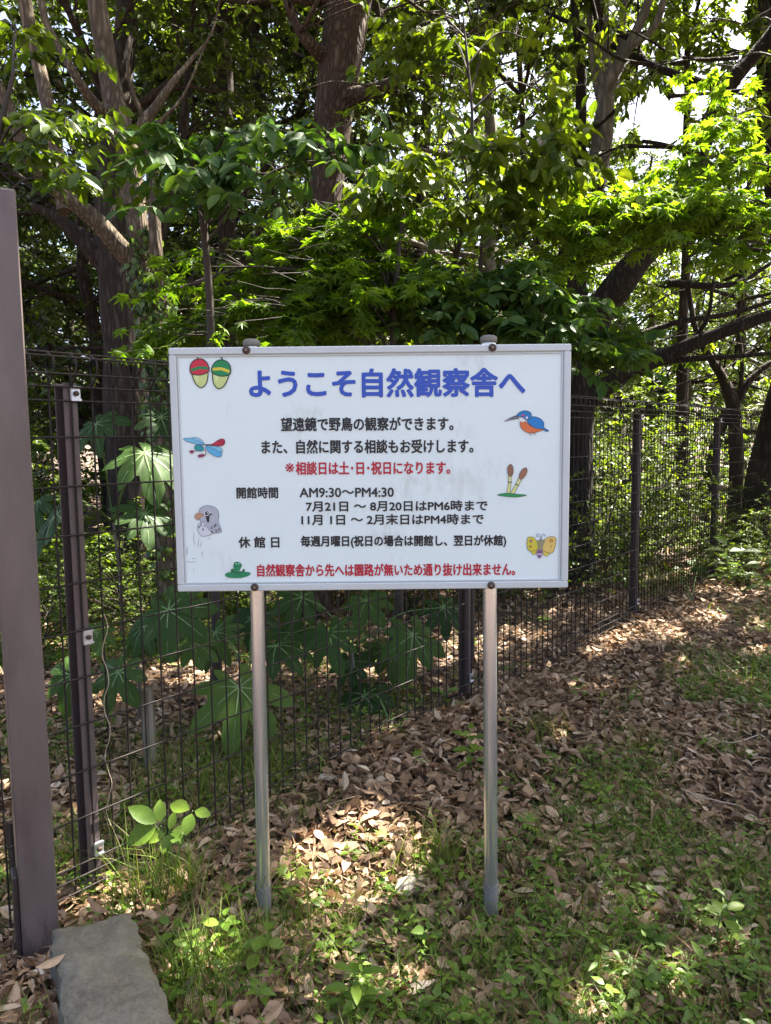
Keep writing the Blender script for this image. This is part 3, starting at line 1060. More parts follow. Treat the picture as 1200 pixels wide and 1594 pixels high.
# ------------------------------------------------------------------ trees
class Tree:
    def __init__(self, off=(0, 0, 0), sun=True):
        self.w, self.tw, self.off, self.sun = MB(), [], np.asarray(off, float), sun

    def stem(self, pts, rad, n=10, wob=.05, mat=0):
        tube(self.w, pts, rad, n, mat, .5, wob)

    def limb(self, p, d, L, r, lvl, P):
        ns = P.get('seg', 5)
        pts, d = [np.array(p, float)], nrm(d)
        for _ in range(ns):
            d = nrm(d + rng.normal(0, P['wander'], 3) + np.array([0, 0, P['up'][min(lvl, len(P['up']) - 1)]]))
            pts.append(pts[-1] + d * L / ns)
        pts = np.array(pts)
        last = lvl >= P['levels']
        if last and self.sun and in_shaft(pts[ns // 2] + self.off):
            return
        rad = np.linspace(r, r * (.35 if not last else .25), ns + 1)
        tube(self.w, pts if last else spl(pts, 2), rad if last else np.interp(np.linspace(0, 1, 2 * ns + 1), np.linspace(0, 1, ns + 1), rad),
             3 if last else (6 if lvl else 9), 0, .5, 0 if last else .05, False)
        if last:
            self.tw.append(pts)
            return
        k = P['kids'][lvl]
        for t in np.linspace(P.get('t0', .25), 1.0, k) + rng.uniform(-.06, .06, k):
            t = float(np.clip(t, .05, 1))
            i = min(int(t * ns), ns - 1)
            q = pts[i] + (pts[i + 1] - pts[i]) * (t * ns - i)
            ax = nrm(pts[i + 1] - pts[i])
            side = nrm(np.cross(ax, rng.normal(0, 1, 3)))
            side[2] *= P.get('flat', 1.0)
            an = rng.uniform(.5, 1.15) if t < .97 else rng.uniform(0, .4)
            self.limb(q, ax * math.cos(an) + nrm(side) * math.sin(an), L * P['ratio'] * rng.uniform(.65, 1.2) * (1.15 - .5 * t), r * .5 * (1.1 - .5 * t), lvl + 1, P)

    def leaves(self, mb, kind, per, size, droop=.35, mat=0, sun=True, tmu=.5, tsd=.25, spread=.9, keep=None, off=(0, 0, 0), tmin=.45):
        pos, ax, nm, sz, tn = [], [], [], [], []
        for tw in self.tw:
            n = max(1, int(per * rng.uniform(.6, 1.3)))
            t = np.sort(rng.uniform(.08, 1.0, n))
            m = len(tw) - 1
            i = np.minimum((t * m).astype(int), m - 1)
            q = tw[i] + (tw[i + 1] - tw[i]) * (t * m - i)[:, None]
            d = nrm(tw[i + 1] - tw[i])
            sd = np.cross(d, np.array([0, 0, 1.0]))
            sd = nrm(sd + 1e-6) * np.where(np.arange(n) % 2, 1, -1)[:, None]
            a = d * .45 + sd * spread + np.array([0, 0, -droop]) + rng.normal(0, .28, (n, 3))
            pos.append(q)
            ax.append(a)
            nm.append(np.array([0, 0, 1.0]) + rng.normal(0, .38, (n, 3)))
            base = rng.normal(tmu, tsd * .7)
            tn.append(np.clip(base + rng.normal(0, tsd * .6, n), 0, 1))
            sz.append(size * rng.uniform(.6, 1.2, n))
        if not pos:
            return
        pos, ax, nm, sz, tn = map(np.concatenate, (pos, ax, nm, sz, tn))
        ok = np.ones(len(pos), bool)
        if sun:
            ok &= in_shade(pos + nrm(ax) * sz[:, None] * .5 + np.asarray(off), tmin=tmin)
        if keep is not None:
            ok &= keep(pos)
        put_leaves(mb, kind, pos[ok], ax[ok], nm[ok], sz[ok], tn[ok], mat)

    def finish(self, name, base, label, cat, group, bark, leafmat, kind='diamond', per=14, size=.1, **kw):
        root = empty(name, base, label, cat, group)
        self.w.build('trunk', bark, root, smooth=True)
        lb = MB()
        self.leaves(lb, kind, per, size, **kw)
        if lb.n:
            lb.build('crown', leafmat, root)
        return root


def px_stem(rows, n=4):
    """rows (px, py, depth, width in px) to a smooth polyline with radii"""
    P = np.array([np.r_[at_y(a, b, Y), w_ / 2 / F * Y] for a, b, Y, w_ in rows])
    return P


def to_ground(P, flare=1.35):
    a = P[0]
    if a[2] > 0.1:
        d = P[0, :3] - P[1, :3]
        k = min(.35, abs(d[0] / (d[2] + 1e-6)))
        x = a[0] + (d[0] / (abs(d[2]) + 1e-6)) * a[2] * .5
        rows = [np.array([x, a[1], -.15, a[3] * flare * 1.15]), np.array([a[0] * .6 + x * .4, a[1], a[2] * .45, a[3] * 1.08])]
        return np.vstack([rows, P])
    return P


def climb(P, ztop, r_end=.03, n=6, sway=.25):
    """carry a stem on above the picture, up to ztop"""
    rows = [P]
    p, d = P[-1, :3].copy(), nrm(P[-1, :3] - P[-2, :3])
    z0 = p[2]
    for k in range(1, n + 1):
        d = nrm(d * .7 + np.array([0, 0, .35]) + rng.normal(0, .12, 3) * sway * 3)
        p = p + d * (ztop - z0) / n / max(d[2], .4)
        rows.append(np.r_[p, P[-1, 3] + (r_end - P[-1, 3]) * k / n][None])
    return np.vstack(rows)


HIGH = dict(levels=3, kids=[6, 5, 4], up=[.06, .02, -.04, -.08], wander=.14, ratio=.55, flat=.6, seg=5)


def crown_on(T, P, z0, n, L, HP=HIGH, bias=None, r=.05):
    """limbs on the part of a stem above z0"""
    idx = np.where(P[:, 2] > z0)[0]
    for k in range(n):
        i = int(rng.choice(idx))
        a = k * 2.4 + rng.uniform(-.5, .5)
        d = np.array([math.cos(a), math.sin(a), rng.uniform(.05, .6)])
        if bias is not None:
            d = d + np.asarray(bias) * .6
        T.limb(P[i, :3], d, L * rng.uniform(.7, 1.2), min(r, P[i, 3] * .7), 0, HP)


SC = 3
# A: the pale forked tree at the left
T = Tree()
A = to_ground(px_stem([(258, 640, 5.5, 44), (252, 560, 5.5, 40), (240, 480, 5.5, 38), (222, 400, 5.5, 34), (208, 300, 5.5, 31), (198, 230, 5.5, 31), (176, 150, 5.5, 30), (160, 60, 5.5, 29), (146, -30, 5.5, 28)]))
A = climb(A, 9.5)
q = spl(A, SC)
T.stem(q[:, :3], q[:, 3], 14, .09)
for rows in ([(248, 480, 5.45, 24), (243, 400, 5.4, 20), (239, 320, 5.4, 18), (234, 250, 5.4, 16), (222, 200, 5.4, 20), (240, 170, 5.4, 14), (268, 130, 5.4, 10), (300, 90, 5.5, 6), (330, 50, 5.5, 3.5), (350, -40, 5.5, 2)],
             [(224, 425, 5.5, 32), (190, 390, 5.4, 30), (150, 345, 5.3, 28), (110, 312, 5.2, 25), (70, 280, 5.1, 22), (40, 235, 5.0, 22), (15, 170, 5.0, 18), (-20, 100, 5.0, 14)],
             [(182, 172, 5.5, 24), (160, 172, 5.4, 18), (138, 150, 5.3, 15), (112, 110, 5.2, 13), (90, 70, 5.2, 11), (70, 30, 5.2, 10), (60, -30, 5.2, 9)],
             [(205, 245, 5.5, 16), (190, 215, 5.4, 13), (186, 190, 5.4, 13)],
             [(232, 230, 5.4, 10), (250, 190, 5.3, 7), (285, 150, 5.2, 4), (320, 70, 5.2, 2.5)],
             [(236, 215, 5.3, 7), (200, 120, 5.2, 5), (206, 60, 5.2, 3)],
             [(238, 260, 5.3, 6), (275, 235, 5.2, 4), (310, 228, 5.1, 2.5), (345, 205, 5.1, 2)],
             [(100, 330, 5.9, 22), (92, 270, 6.0, 22), (82, 200, 6.0, 21), (62, 110, 6.1, 20), (45, 40, 6.1, 20), (32, -40, 6.1, 20)]):
    q = spl(px_stem(rows), SC)
    T.stem(q[:, :3], q[:, 3], 8, .06)
crown_on(T, A, 5.0, 8, 2.4)
A_ROOT = T.finish('broadleaf_tree', (A[0, 0], A[0, 1], 0), 'pale barked tree with a forked leaning limb and ivy at its foot', 'tree', None,
                  BARK_PALE, LEAF_MID, 'diamond', 11, .10)

# B: the dark thick trunk behind it
T = Tree()
B = to_ground(px_stem([(200, 640, 8, 74), (196, 540, 8, 66), (190, 470, 8, 62), (180, 400, 8, 56), (172, 300, 8.1, 48), (180, 180, 8.2, 40), (196, 60, 8.3, 34), (200, -40, 8.3, 30)]))
B = climb(B, 10)
q = spl(B, SC)
T.stem(q[:, :3], q[:, 3], 12, .07)
for rows in ([(180, 430, 8, 30), (140, 390, 7.9, 24), (95, 345, 7.8, 18), (50, 320, 7.7, 12)], [(205, 500, 8, 34), (222, 420, 8.3, 26), (260, 330, 8.6, 20), (285, 200, 8.8, 16), (300, 60, 9, 14), (305, -40, 9, 12)]):
    q = spl(px_stem(rows), SC)
    T.stem(q[:, :3], q[:, 3], 8, .06)
crown_on(T, B, 2.8, 15, 2.4)
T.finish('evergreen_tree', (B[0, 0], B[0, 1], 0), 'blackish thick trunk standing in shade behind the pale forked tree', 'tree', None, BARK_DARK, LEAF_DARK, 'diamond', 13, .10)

# C: the tall brown trunk in the middle
T = Tree()
C = to_ground(px_stem([(490, 640, 6.8, 48), (494, 520, 6.8, 46), (498, 420, 6.8, 47), (505, 320, 6.8, 50), (513, 230, 6.8, 54), (522, 150, 6.8, 58), (535, 60, 6.8, 62), (545, -10, 6.8, 66), (552, -80, 6.8, 66)], 3), 1.2)
C = climb(C, 12, .05)
q = spl(C, SC)
T.stem(q[:, :3], q[:, 3], 20, .05)
for rows in ([(535, 152, 6.8, 34), (556, 148, 6.7, 26), (590, 138, 6.6, 20), (630, 122, 6.5, 17), (665, 98, 6.5, 14), (700, 75, 6.5, 10), (730, 58, 6.5, 6)],
             [(515, 86, 6.8, 28), (500, 84, 6.7, 22), (480, 66, 6.6, 18), (462, 40, 6.6, 14), (448, 5, 6.6, 13), (440, -40, 6.6, 12)],
             [(660, 102, 6.5, 6), (690, 112, 6.4, 5), (725, 128, 6.4, 3)], [(470, 52, 6.6, 8), (485, 20, 6.5, 7), (500, -10, 6.5, 6)]):
    q = spl(px_stem(rows), SC)
    T.stem(q[:, :3], q[:, 3], 10, .07)
crown_on(T, C, 5.2, 10, 3.0)
for px, py in ((640, 118), (690, 82), (720, 60), (600, 135), (465, 50), (450, 10)):
    for _ in range(4):
        T.limb(at_y(px, py, 6.55), rng.normal(0, 1, 3) * (1, 1, .4) + (0, 0, -.1), .9, .008, 2, HIGH)
C_ROOT = T.finish('broadleaf_tree', (C[0, 0], C[0, 1], 0), 'tall straight trunk of ridged brown bark rising behind the sign', 'tree', None, BARK_RED, LEAF_MID, 'diamond', 10, .10)

# D: the many-stemmed tree right of the sign
T = Tree()
D0 = to_ground(px_stem([(898, 640, 8, 52), (900, 560, 8, 52), (898, 490, 8, 44), (892, 430, 8, 36), (902, 370, 8, 34), (925, 290, 8, 30), (938, 210, 8, 30), (942, 140, 8, 26), (938, 70, 8, 20), (936, -30, 8, 18)]))
D0 = climb(D0, 11)
q = spl(D0, SC)
k_ = int(np.argmin(abs(q[:, 2] - 4.3)))
T.stem(q[:k_ + 1, :3], q[:k_ + 1, 3], 12, .08)
T.stem(q[k_:, :3], q[k_:, 3], 10, .05, 1)
D1 = px_stem([(905, 560, 8, 44), (928, 490, 7.9, 46), (958, 450, 7.8, 46), (990, 410, 7.8, 42), (1025, 370, 7.8, 36), (1050, 320, 7.8, 29), (1085, 250, 7.7, 24), (1130, 140, 7.6, 24), (1170, 90, 7.6, 20), (1215, 30, 7.6, 16)])
D1 = climb(D1, 9)
D2 = climb(px_stem([(942, 150, 8, 20), (955, 115, 7.9, 18), (985, 60, 7.8, 15), (1010, 0, 7.8, 13), (1025, -50, 7.8, 12)]), 9)
D3 = climb(px_stem([(930, 260, 8.1, 16), (935, 190, 8.2, 15), (962, 110, 8.2, 13), (968, 30, 8.2, 11), (975, -40, 8.2, 10)]), 10)
D4 = climb(px_stem([(940, 180, 8, 13), (925, 110, 8.1, 11), (918, 30, 8.1, 10), (915, -40, 8.1, 9)]), 9)
D5 = climb(px_stem([(985, 70, 7.8, 11), (1020, 40, 7.7, 10), (1040, -30, 7.7, 9)]), 8)
for P_, m_ in ((D1, 0), (D2, 1), (D3, 1), (D4, 1), (D5, 1)):
    q = spl(P_, SC)
    T.stem(q[:, :3], q[:, 3], 10, .06, m_)
for rows in ([(880, 640, 8, 34), (870, 520, 8.2, 30), (876, 430, 8.4, 26), (890, 330, 8.5, 22), (902, 220, 8.5, 19), (905, 110, 8.5, 14), (895, 20, 8.5, 12), (890, -40, 8.5, 12)],
             [(890, 640, 8, 40), (940, 600, 7.9, 36), (990, 572, 7.8, 30), (1040, 552, 7.7, 25), (1090, 530, 7.6, 21), (1150, 508, 7.5, 18), (1210, 486, 7.4, 15)],
             [(1000, 570, 7.8, 12), (1060, 560, 7.7, 10), (1130, 556, 7.6, 8), (1200, 550, 7.5, 6)],
             [(1040, 440, 8.4, 12), (1100, 445, 8.3, 10), (1150, 440, 8.3, 8), (1200, 410, 8.3, 6)],
             [(1000, 520, 8.4, 11), (1060, 500, 8.3, 9), (1130, 490, 8.3, 8), (1200, 470, 8.3, 6)],
             [(1065, 540, 7.7, 8), (1100, 500, 7.6, 6), (1110, 440, 7.6, 5), (1120, 400, 7.6, 4)]):
    q = spl(px_stem(rows), SC)
    T.stem(q[:, :3], q[:, 3], 9, .07)
crown_on(T, D0, 4.8, 8, 2.8)
crown_on(T, D1, 4.4, 7, 2.6)
crown_on(T, D2, 5, 4, 2.2)
DROOP = dict(levels=3, kids=[5, 4, 4], up=[.0, -.06, -.12, -.2], wander=.14, ratio=.55, flat=.5, seg=4)
for px, py, L in ((960, 200, 1.3), (1040, 180, 1.3), (1090, 230, 1.2), (900, 230, 1.2), (1000, 250, 1.3), (1060, 260, 1.2), (1150, 260, 1.2), (1080, 330, 1.0), (1150, 120, 1.2), (1010, 130, 1.2)):
    T.limb(at_y(px, py - 30, 7.4), (rng.normal(0, 1), rng.normal(0, .6), .1), L, .02, 1, DROOP)
D_ROOT = T.finish('broadleaf_tree', (D0[0, 0], D0[0, 1], 0), 'dark tree dividing low into many stems just right of the sign', 'tree', None, [BARK_OLD, BARK_GREY], LEAF_MID, 'narrow', 11, .12, droop=.8, tmu=.65)

# E: leaning trunks at the right edge
T = Tree()
E = px_stem([(1245, 560, 9, 40), (1215, 330, 9, 36), (1198, 220, 9, 32), (1193, 120, 9, 30), (1192, 20, 9, 30), (1190, -40, 9, 28)])
E = climb(to_ground(E), 11)
q = spl(E, SC)
T.stem(q[:, :3], q[:, 3], 10, .06)
crown_on(T, E, 5.2, 7, 2.4)
T.finish('evergreen_tree', (E[0, 0], E[0, 1], 0), 'dark upright trunk cut by the upper right edge of the view', 'tree', None, BARK_DARK, LEAF_MID, 'diamond', 12, .11)
T = Tree()
G = px_stem([(1172, 890, 9.5, 50), (1178, 800, 9.5, 46), (1190, 720, 9.5, 42), (1210, 640, 9.5, 38), (1240, 520, 9.5, 34), (1260, 400, 9.5, 30)])
G = climb(to_ground(G), 9)
q = spl(G, SC)
T.stem(q[:, :3], q[:, 3], 10, .08)
crown_on(T, G, 5.2, 6, 2.4)
T.finish('evergreen_tree', (G[0, 0], G[0, 1], 0), 'thick trunk leaning right behind the weeds past the far fence end', 'tree', None, BARK_DARK, LEAF_MID, 'diamond', 12, .11)
T = Tree()
H = px_stem([(1138, 900, 10, 26), (1142, 800, 10, 24), (1146, 720, 10, 22), (1143, 650, 10, 22), (1138, 620, 10, 22), (1120, 580, 10, 14), (1085, 520, 10, 9), (1070, 440, 10, 7)])
q = spl(to_ground(H), SC)
T.stem(q[:, :3], q[:, 3], 9, .09)
for rows in ([(1140, 640, 10, 18), (1160, 600, 10, 13), (1185, 575, 10, 10), (1230, 545, 10, 8)], [(1100, 790, 10.1, 22), (1112, 700, 10.1, 18), (1132, 640, 10, 16)], [(1152, 612, 10, 8), (1155, 560, 10, 6), (1148, 500, 10, 5), (1162, 430, 10, 4)]):
    q = spl(px_stem(rows), SC)
    T.stem(q[:, :3], q[:, 3], 8, .08)
for px, py in ((1070, 450), (1085, 520), (1180, 575), (1120, 580), (1155, 560), (1162, 440), (1210, 550)):
    for _ in range(3):
        T.limb(at_y(px, py, 10), rng.normal(0, 1, 3) * (1, 1, .5), 1.3, .012, 1, DROOP)
T.finish('small_tree', (H[0, 0], H[0, 1], 0), 'crooked forked little tree beside the last fence post', 'tree', None, BARK_DARK, LEAF_MID, 'ovate', 9, .11)
T = Tree()
I = px_stem([(1065, 880, 11, 24), (1062, 700, 11, 20), (1062, 600, 11, 19), (1063, 500, 11, 17), (1068, 400, 11, 14), (1066, 300, 11, 12), (1070, 150, 11, 10)])
I = climb(to_ground(I, 1.0), 9)
q = spl(I, SC)
T.stem(q[:, :3], q[:, 3], 8, .06)
crown_on(T, I, 3.6, 8, 2.0)
T.finish('slender_tree', (I[0, 0], I[0, 1], 0), 'slender straight dark trunk seen through the mesh before the last posts', 'tree', None, BARK_DARK, LEAF_MID, 'diamond', 13, .10)
# thin poles of trees in the middle distance
for (rows, lab) in (([(358, 640, 10, 36), (355, 420, 10, 30), (352, 200, 10, 26), (350, 60, 10, 20), (352, -40, 10, 16)], 'thin dark trunk between the pale forked tree and the tall brown trunk'),
                    ([(430, 640, 13, 22), (425, 400, 13, 20), (410, 200, 13, 18), (395, 60, 13, 16), (385, -40, 13, 14)], 'faint slim trunk just left of the tall brown trunk'),
                    ([(842, 640, 9.5, 16), (838, 400, 9.5, 12), (820, 300, 9.5, 11), (812, 150, 9.5, 9), (800, -20, 9.5, 8)], 'slim pale pole of a tree left of the many-stemmed tree'),
                    ([(655, 640, 14, 20), (652, 420, 14, 18), (660, 240, 14, 16), (672, 80, 14, 14), (676, -40, 14, 12)], 'distant slim trunk right of the tall brown trunk')):
    T = Tree()
    P_ = climb(to_ground(px_stem(rows), 1.1), 11)
    q = spl(P_, SC)
    T.stem(q[:, :3], q[:, 3], 8, .06)
    crown_on(T, P_, 2.4, 18, 2.0)
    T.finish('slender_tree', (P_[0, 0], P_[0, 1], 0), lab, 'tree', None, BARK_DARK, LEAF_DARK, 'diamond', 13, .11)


# ------------------------------------------------------------------ understorey sprays
def sprays(T, src, cx, cy, rx, ry, Y, dY, n, L, droop=.1, r=.009):
    c = at_y(cx, cy, Y)
    s = np.asarray(src, float)
    mid = (s + c) / 2 + np.array([0, 0, .12])
    q = spl([s, mid, c], 5)
    T.stem(q, np.linspace(r, .004, len(q)), 5, 0)
    for _ in range(n):
        a, b = rng.uniform(0, 2 * PI), math.sqrt(rng.random())
        p = at_y(cx + rx * b * math.cos(a), cy + ry * b * math.sin(a), Y + rng.uniform(-dY, dY))
        if in_shaft(p, 1.1):
            continue
        i = int(np.argmin(np.linalg.norm(q - p, axis=1)))
        st_ = q[max(0, i - 2)]
        m = st_ * .5 + p * .5 + np.array([0, 0, .05])
        e = spl([st_, m, p], 3)
        T.stem(e, np.linspace(.003, .0016, len(e)), 3, 0)
        T.tw.append(e[len(e) // 2:])
        out_ = (p - st_) * (1, 1, .25)
        d = nrm(nrm(out_) + rng.normal(0, .45, 3) * (1, 1, .35) + (0, 0, -droop))
        pts = [p]
        l_ = L * rng.uniform(.6, 1.2)
        for k in range(4):
            d = nrm(d + rng.normal(0, .1, 3) + (0, 0, -droop * .35))
            pts.append(pts[-1] + d * l_ / 4)
        T.stem(pts, np.linspace(.0025, .001, 5), 3, 0)
        T.tw.append(np.array(pts))


def sapling(name, label, stem, pads, bark, leafmat, kind, per, size, **kw):
    T = Tree()
    P_ = px_stem(stem)
    P_ = to_ground(P_, 1.2)
    q = spl(P_, 4)
    T.stem(q[:, :3], q[:, 3], 7, .04)
    for pd in pads:
        c = at_y(pd[0], pd[1], pd[4])
        k = int(np.argmin(np.linalg.norm(q[:, :3] - (c - np.array([0, 0, .25])), axis=1)))
        sprays(T, q[k, :3], *pd)
    return T.finish(name, (P_[0, 0], P_[0, 1], 0), label, 'sapling', None, bark, leafmat, kind, per, size, tmin=1.1, **kw)


sapling('broadleaf_sapling', 'sapling with broad bluish green leaves above the sign heading',
        [(330, 700, 4.3, 14), (328, 500, 4.3, 12), (320, 380, 4.3, 11), (312, 290, 4.3, 9), (330, 230, 4.3, 6)],
        [(310, 240, 75, 30, 4.2, .3, 16, .40), (400, 215, 70, 30, 4.2, .3, 11, .42), (330, 300, 80, 35, 4.1, .3, 22, .40), (480, 235, 70, 28, 4.2, .3, 10, .42), (545, 245, 45, 22, 4.2, .25, 10, .4), (250, 215, 50, 24, 4.3, .3, 8, .38), (420, 270, 75, 28, 4.3, .3, 15, .4),
         (430, 320, 70, 26, 4.4, .2, 6, .35)],
        TWIG, LEAF_BLUE, 'oval', 9, .115, droop=.45, tsd=.22)
sapling('maple_sapling', 'low maple sapling with layered yellow green leaves behind the sign top',
        [(617, 700, 4.7, 13), (612, 520, 4.7, 11), (616, 440, 4.7, 10), (622, 380, 4.7, 7), (630, 330, 4.7, 4)],
        [(320, 415, 55, 30, 4.4, .25, 20, .34), (420, 420, 70, 36, 4.5, .3, 34, .34), (500, 450, 75, 42, 4.6, .3, 40, .34), (330, 480, 65, 40, 4.5, .3, 30, .34), (420, 495, 75, 36, 4.5, .3, 36, .34),
         (560, 410, 60, 30, 4.7, .25, 16, .32), (620, 450, 60, 40, 4.8, .3, 32, .32), (530, 500, 60, 30, 4.7, .2, 24, .3), (270, 520, 40, 22, 4.4, .2, 13, .3), (440, 380, 80, 30, 4.6, .3, 24, .34), (560, 370, 60, 30, 4.8, .3, 16, .34), (490, 340, 60, 26, 4.6, .2, 16, .3), (640, 350, 35, 18, 4.8, .2, 6, .3)],
        TWIG, LEAF_MAPLE, 'maple', 9, .105, droop=.3, tmu=.4, tsd=.25)
sapling('leafy_sapling', 'leafy dark green sapling filling the gap above the sign right half',
        [(735, 700, 5.2, 14), (740, 560, 5.2, 12), (745, 460, 5.2, 9), (750, 380, 5.2, 5)],
        [(700, 450, 55, 36, 5.0, .3, 24, .36), (780, 440, 60, 34, 5.1, .3, 28, .36), (840, 470, 55, 34, 5.1, .3, 24, .36), (720, 505, 70, 28, 5.0, .3, 28, .34), (830, 520, 70, 26, 5.0, .3, 28, .34), (915, 540, 60, 32, 5.0, .3, 22, .32), (660, 490, 50, 30, 5.0, .2, 12, .32)],
        TWIG, LEAF_BLUE, 'oval', 10, .11, droop=.35, tmu=.6)
sapling('tall_sapling', 'tall thin sapling spreading leaf sprays between the brown trunk and many-stemmed tree',
        [(640, 700, 5.6, 11), (690, 480, 5.6, 9), (725, 330, 5.5, 7), (735, 200, 5.4, 5), (728, 100, 5.4, 4), (720, 20, 5.4, 2.5)],
        [(700, 215, 60, 26, 5.0, .3, 14, .4), (770, 220, 60, 34, 5.0, .3, 18, .4), (830, 240, 50, 34, 5.0, .3, 14, .4), (640, 260, 60, 26, 5.0, .3, 12, .4), (620, 310, 60, 24, 5.0, .2, 14, .36), (700, 330, 60, 26, 5.2, .2, 12, .34), (800, 320, 55, 26, 5.2, .2, 12, .34), (870, 280, 40, 24, 5.1, .3, 9, .36), (770, 270, 60, 20, 5.0, .2, 10, .36),
         (700, 80, 60, 26, 5.6, .3, 16, .36), (760, 110, 55, 26, 5.6, .3, 14, .36), (650, 50, 45, 22, 5.7, .3, 14, .36), (840, 140, 60, 40, 5.6, .3, 18, .36), (820, 60, 60, 30, 5.7, .3, 14, .36)],
        TWIG, LEAF_MID, 'oval', 9, .115, droop=.55, tmu=.55)
sapling('maple_tree', 'maple reaching bright yellow green tiers in from the right',
        [(1290, 900, 5.6, 30), (1280, 600, 5.6, 26), (1262, 400, 5.6, 22), (1250, 250, 5.6, 16), (1230, 120, 5.6, 10), (1220, 40, 5.6, 6)],
        [(900, 330, 34, 22, 5.3, .25, 12, .32), (960, 335, 45, 26, 5.4, .25, 30, .32), (1030, 315, 55, 24, 5.5, .3, 32, .34), (1100, 320, 60, 30, 5.5, .3, 38, .34), (1165, 335, 55, 32, 5.6, .3, 32, .34), (885, 412, 30, 14, 5.3, .2, 8, .28), (930, 380, 40, 18, 5.4, .2, 10, .3),
         (1040, 360, 60, 18, 5.5, .3, 20, .32), (1135, 200, 50, 26, 5.9, .3, 16, .34), (1170, 250, 40, 24, 5.9, .3, 10, .34), (1160, 50, 45, 35, 6.0, .3, 14, .34), (1150, 390, 50, 18, 5.6, .3, 14, .3), (1080, 270, 70, 24, 5.8, .3, 16, .34), (1120, 120, 70, 40, 6.2, .3, 18, .34)],
        TWIG, LEAF_MAPLE, 'maple', 9, .11, droop=.35, tmu=.7, tsd=.25)
sapling('broadleaf_sapling', 'sapling hanging green sprays over the tall gate post at the left',
        [(-40, 800, 4.2, 16), (-30, 500, 4.2, 14), (-20, 300, 4.2, 12), (0, 200, 4.2, 9), (20, 120, 4.2, 6)],
        [(50, 200, 60, 24, 4.1, .3, 10, .4), (130, 200, 60, 12, 4.1, .25, 6, .4), (40, 240, 60, 22, 4.1, .3, 10, .38), (110, 288, 60, 12, 4.1, .25, 6, .36), (30, 50, 50, 40, 4.6, .3, 10, .4)],
        TWIG, LEAF_MID, 'oval', 8, .095, droop=.45, tmu=.35)

# ivy on the pale tree
mb = MB()
q = spl(A, 6)
for rows, cnt in ((q[(q[:, 2] > .2) & (q[:, 2] < 3.1)], 1900),):
    i = rng.integers(0, len(rows), cnt)
    z = rows[i]
    k = rng.random(cnt) < np.clip(1.3 - (z[:, 2] - 1.8) / 1.4, .15, 1)
    z, cnt = z[k], int(k.sum())
    th = rng.uniform(-2.6, .9, cnt)
    out_ = np.c_[np.cos(th), np.sin(th), np.zeros(cnt)]
    P_ = z[:, :3] + out_ * (z[:, 3:4] * 1.05 + rng.uniform(.0, .07, cnt)[:, None]) + rng.normal(0, .03, (cnt, 3)) * (0, 0, 1)
    put_leaves(mb, 'ovate', P_, np.c_[rng.normal(0, .6, cnt), rng.normal(0, .4, cnt), -np.ones(cnt)], out_ + rng.normal(0, .5, (cnt, 3)), rng.uniform(.03, .06, cnt), rng.random(cnt), wide=np.full(cnt, 1.4))
iv = mb.build('ivy', IVY, None, origin=(A[0, 0], A[0, 1], 0))
tag(iv, 'small leaved ivy climbing the foot of the pale forked tree', 'ivy')

# ------------------------------------------------------------------ trees and shrubs further back (a few kinds, copied)
BGP = dict(levels=3, kids=[5, 5, 4], up=[.03, .0, -.05, -.1], wander=.16, ratio=.55, flat=.6, seg=4)


def back_tree(seed, h, z0, L, n, leafmat, kind, per, size, bark, off=None):
    global rng
    keep = rng
    rng = np.random.default_rng(seed)
    T = Tree(off or (0, 0, 0), off is not None)
    zz = np.linspace(0, h, 9)
    P_ = np.c_[np.cumsum(rng.normal(0, .12, 9)), np.cumsum(rng.normal(0, .12, 9)), zz - .1, np.linspace(.17, .03, 9)]
    P_[0, :2] = 0
    q = spl(P_, 2)
    T.stem(q[:, :3], q[:, 3], 8, .06)
    for k in range(n):
        t = z0 + (h - z0) * ((k + .5) / n)
        i = int(np.argmin(abs(q[:, 2] - t)))
        a = k * 2.4
        lim = L * (1.05 - .55 * (k / n)) * rng.uniform(.75, 1.2)
        T.limb(q[i, :3], (math.cos(a), math.sin(a), rng.uniform(-.05, .4)), lim, q[i, 3] * .5, 0, BGP)
    root = T.finish('evergreen_tree', (0, 0, 0), None, 'tree', None, bark, leafmat, kind, per, size, sun=off is not None, off=off or (0, 0, 0))
    rng = keep
    return root


def back_shrub(seed, h, n, leafmat, kind, per, size):
    global rng
    keep = rng
    rng = np.random.default_rng(seed)
    T = Tree(sun=False)
    for k in range(n):
        a = k * 2.4
        T.limb((math.cos(a) * .1, math.sin(a) * .1, -.05), (math.cos(a) * .7, math.sin(a) * .7, 1.2), h * rng.uniform(.7, 1.1), .02, 1,
               dict(levels=3, kids=[5, 6, 5], up=[.1, .08, .0, -.05], wander=.2, ratio=.55, flat=.7, seg=4, t0=.1))
    root = T.finish('shrub', (0, 0, 0), None, 'shrub', None, TWIG, leafmat, kind, per, size, sun=False)
    rng = keep
    return root


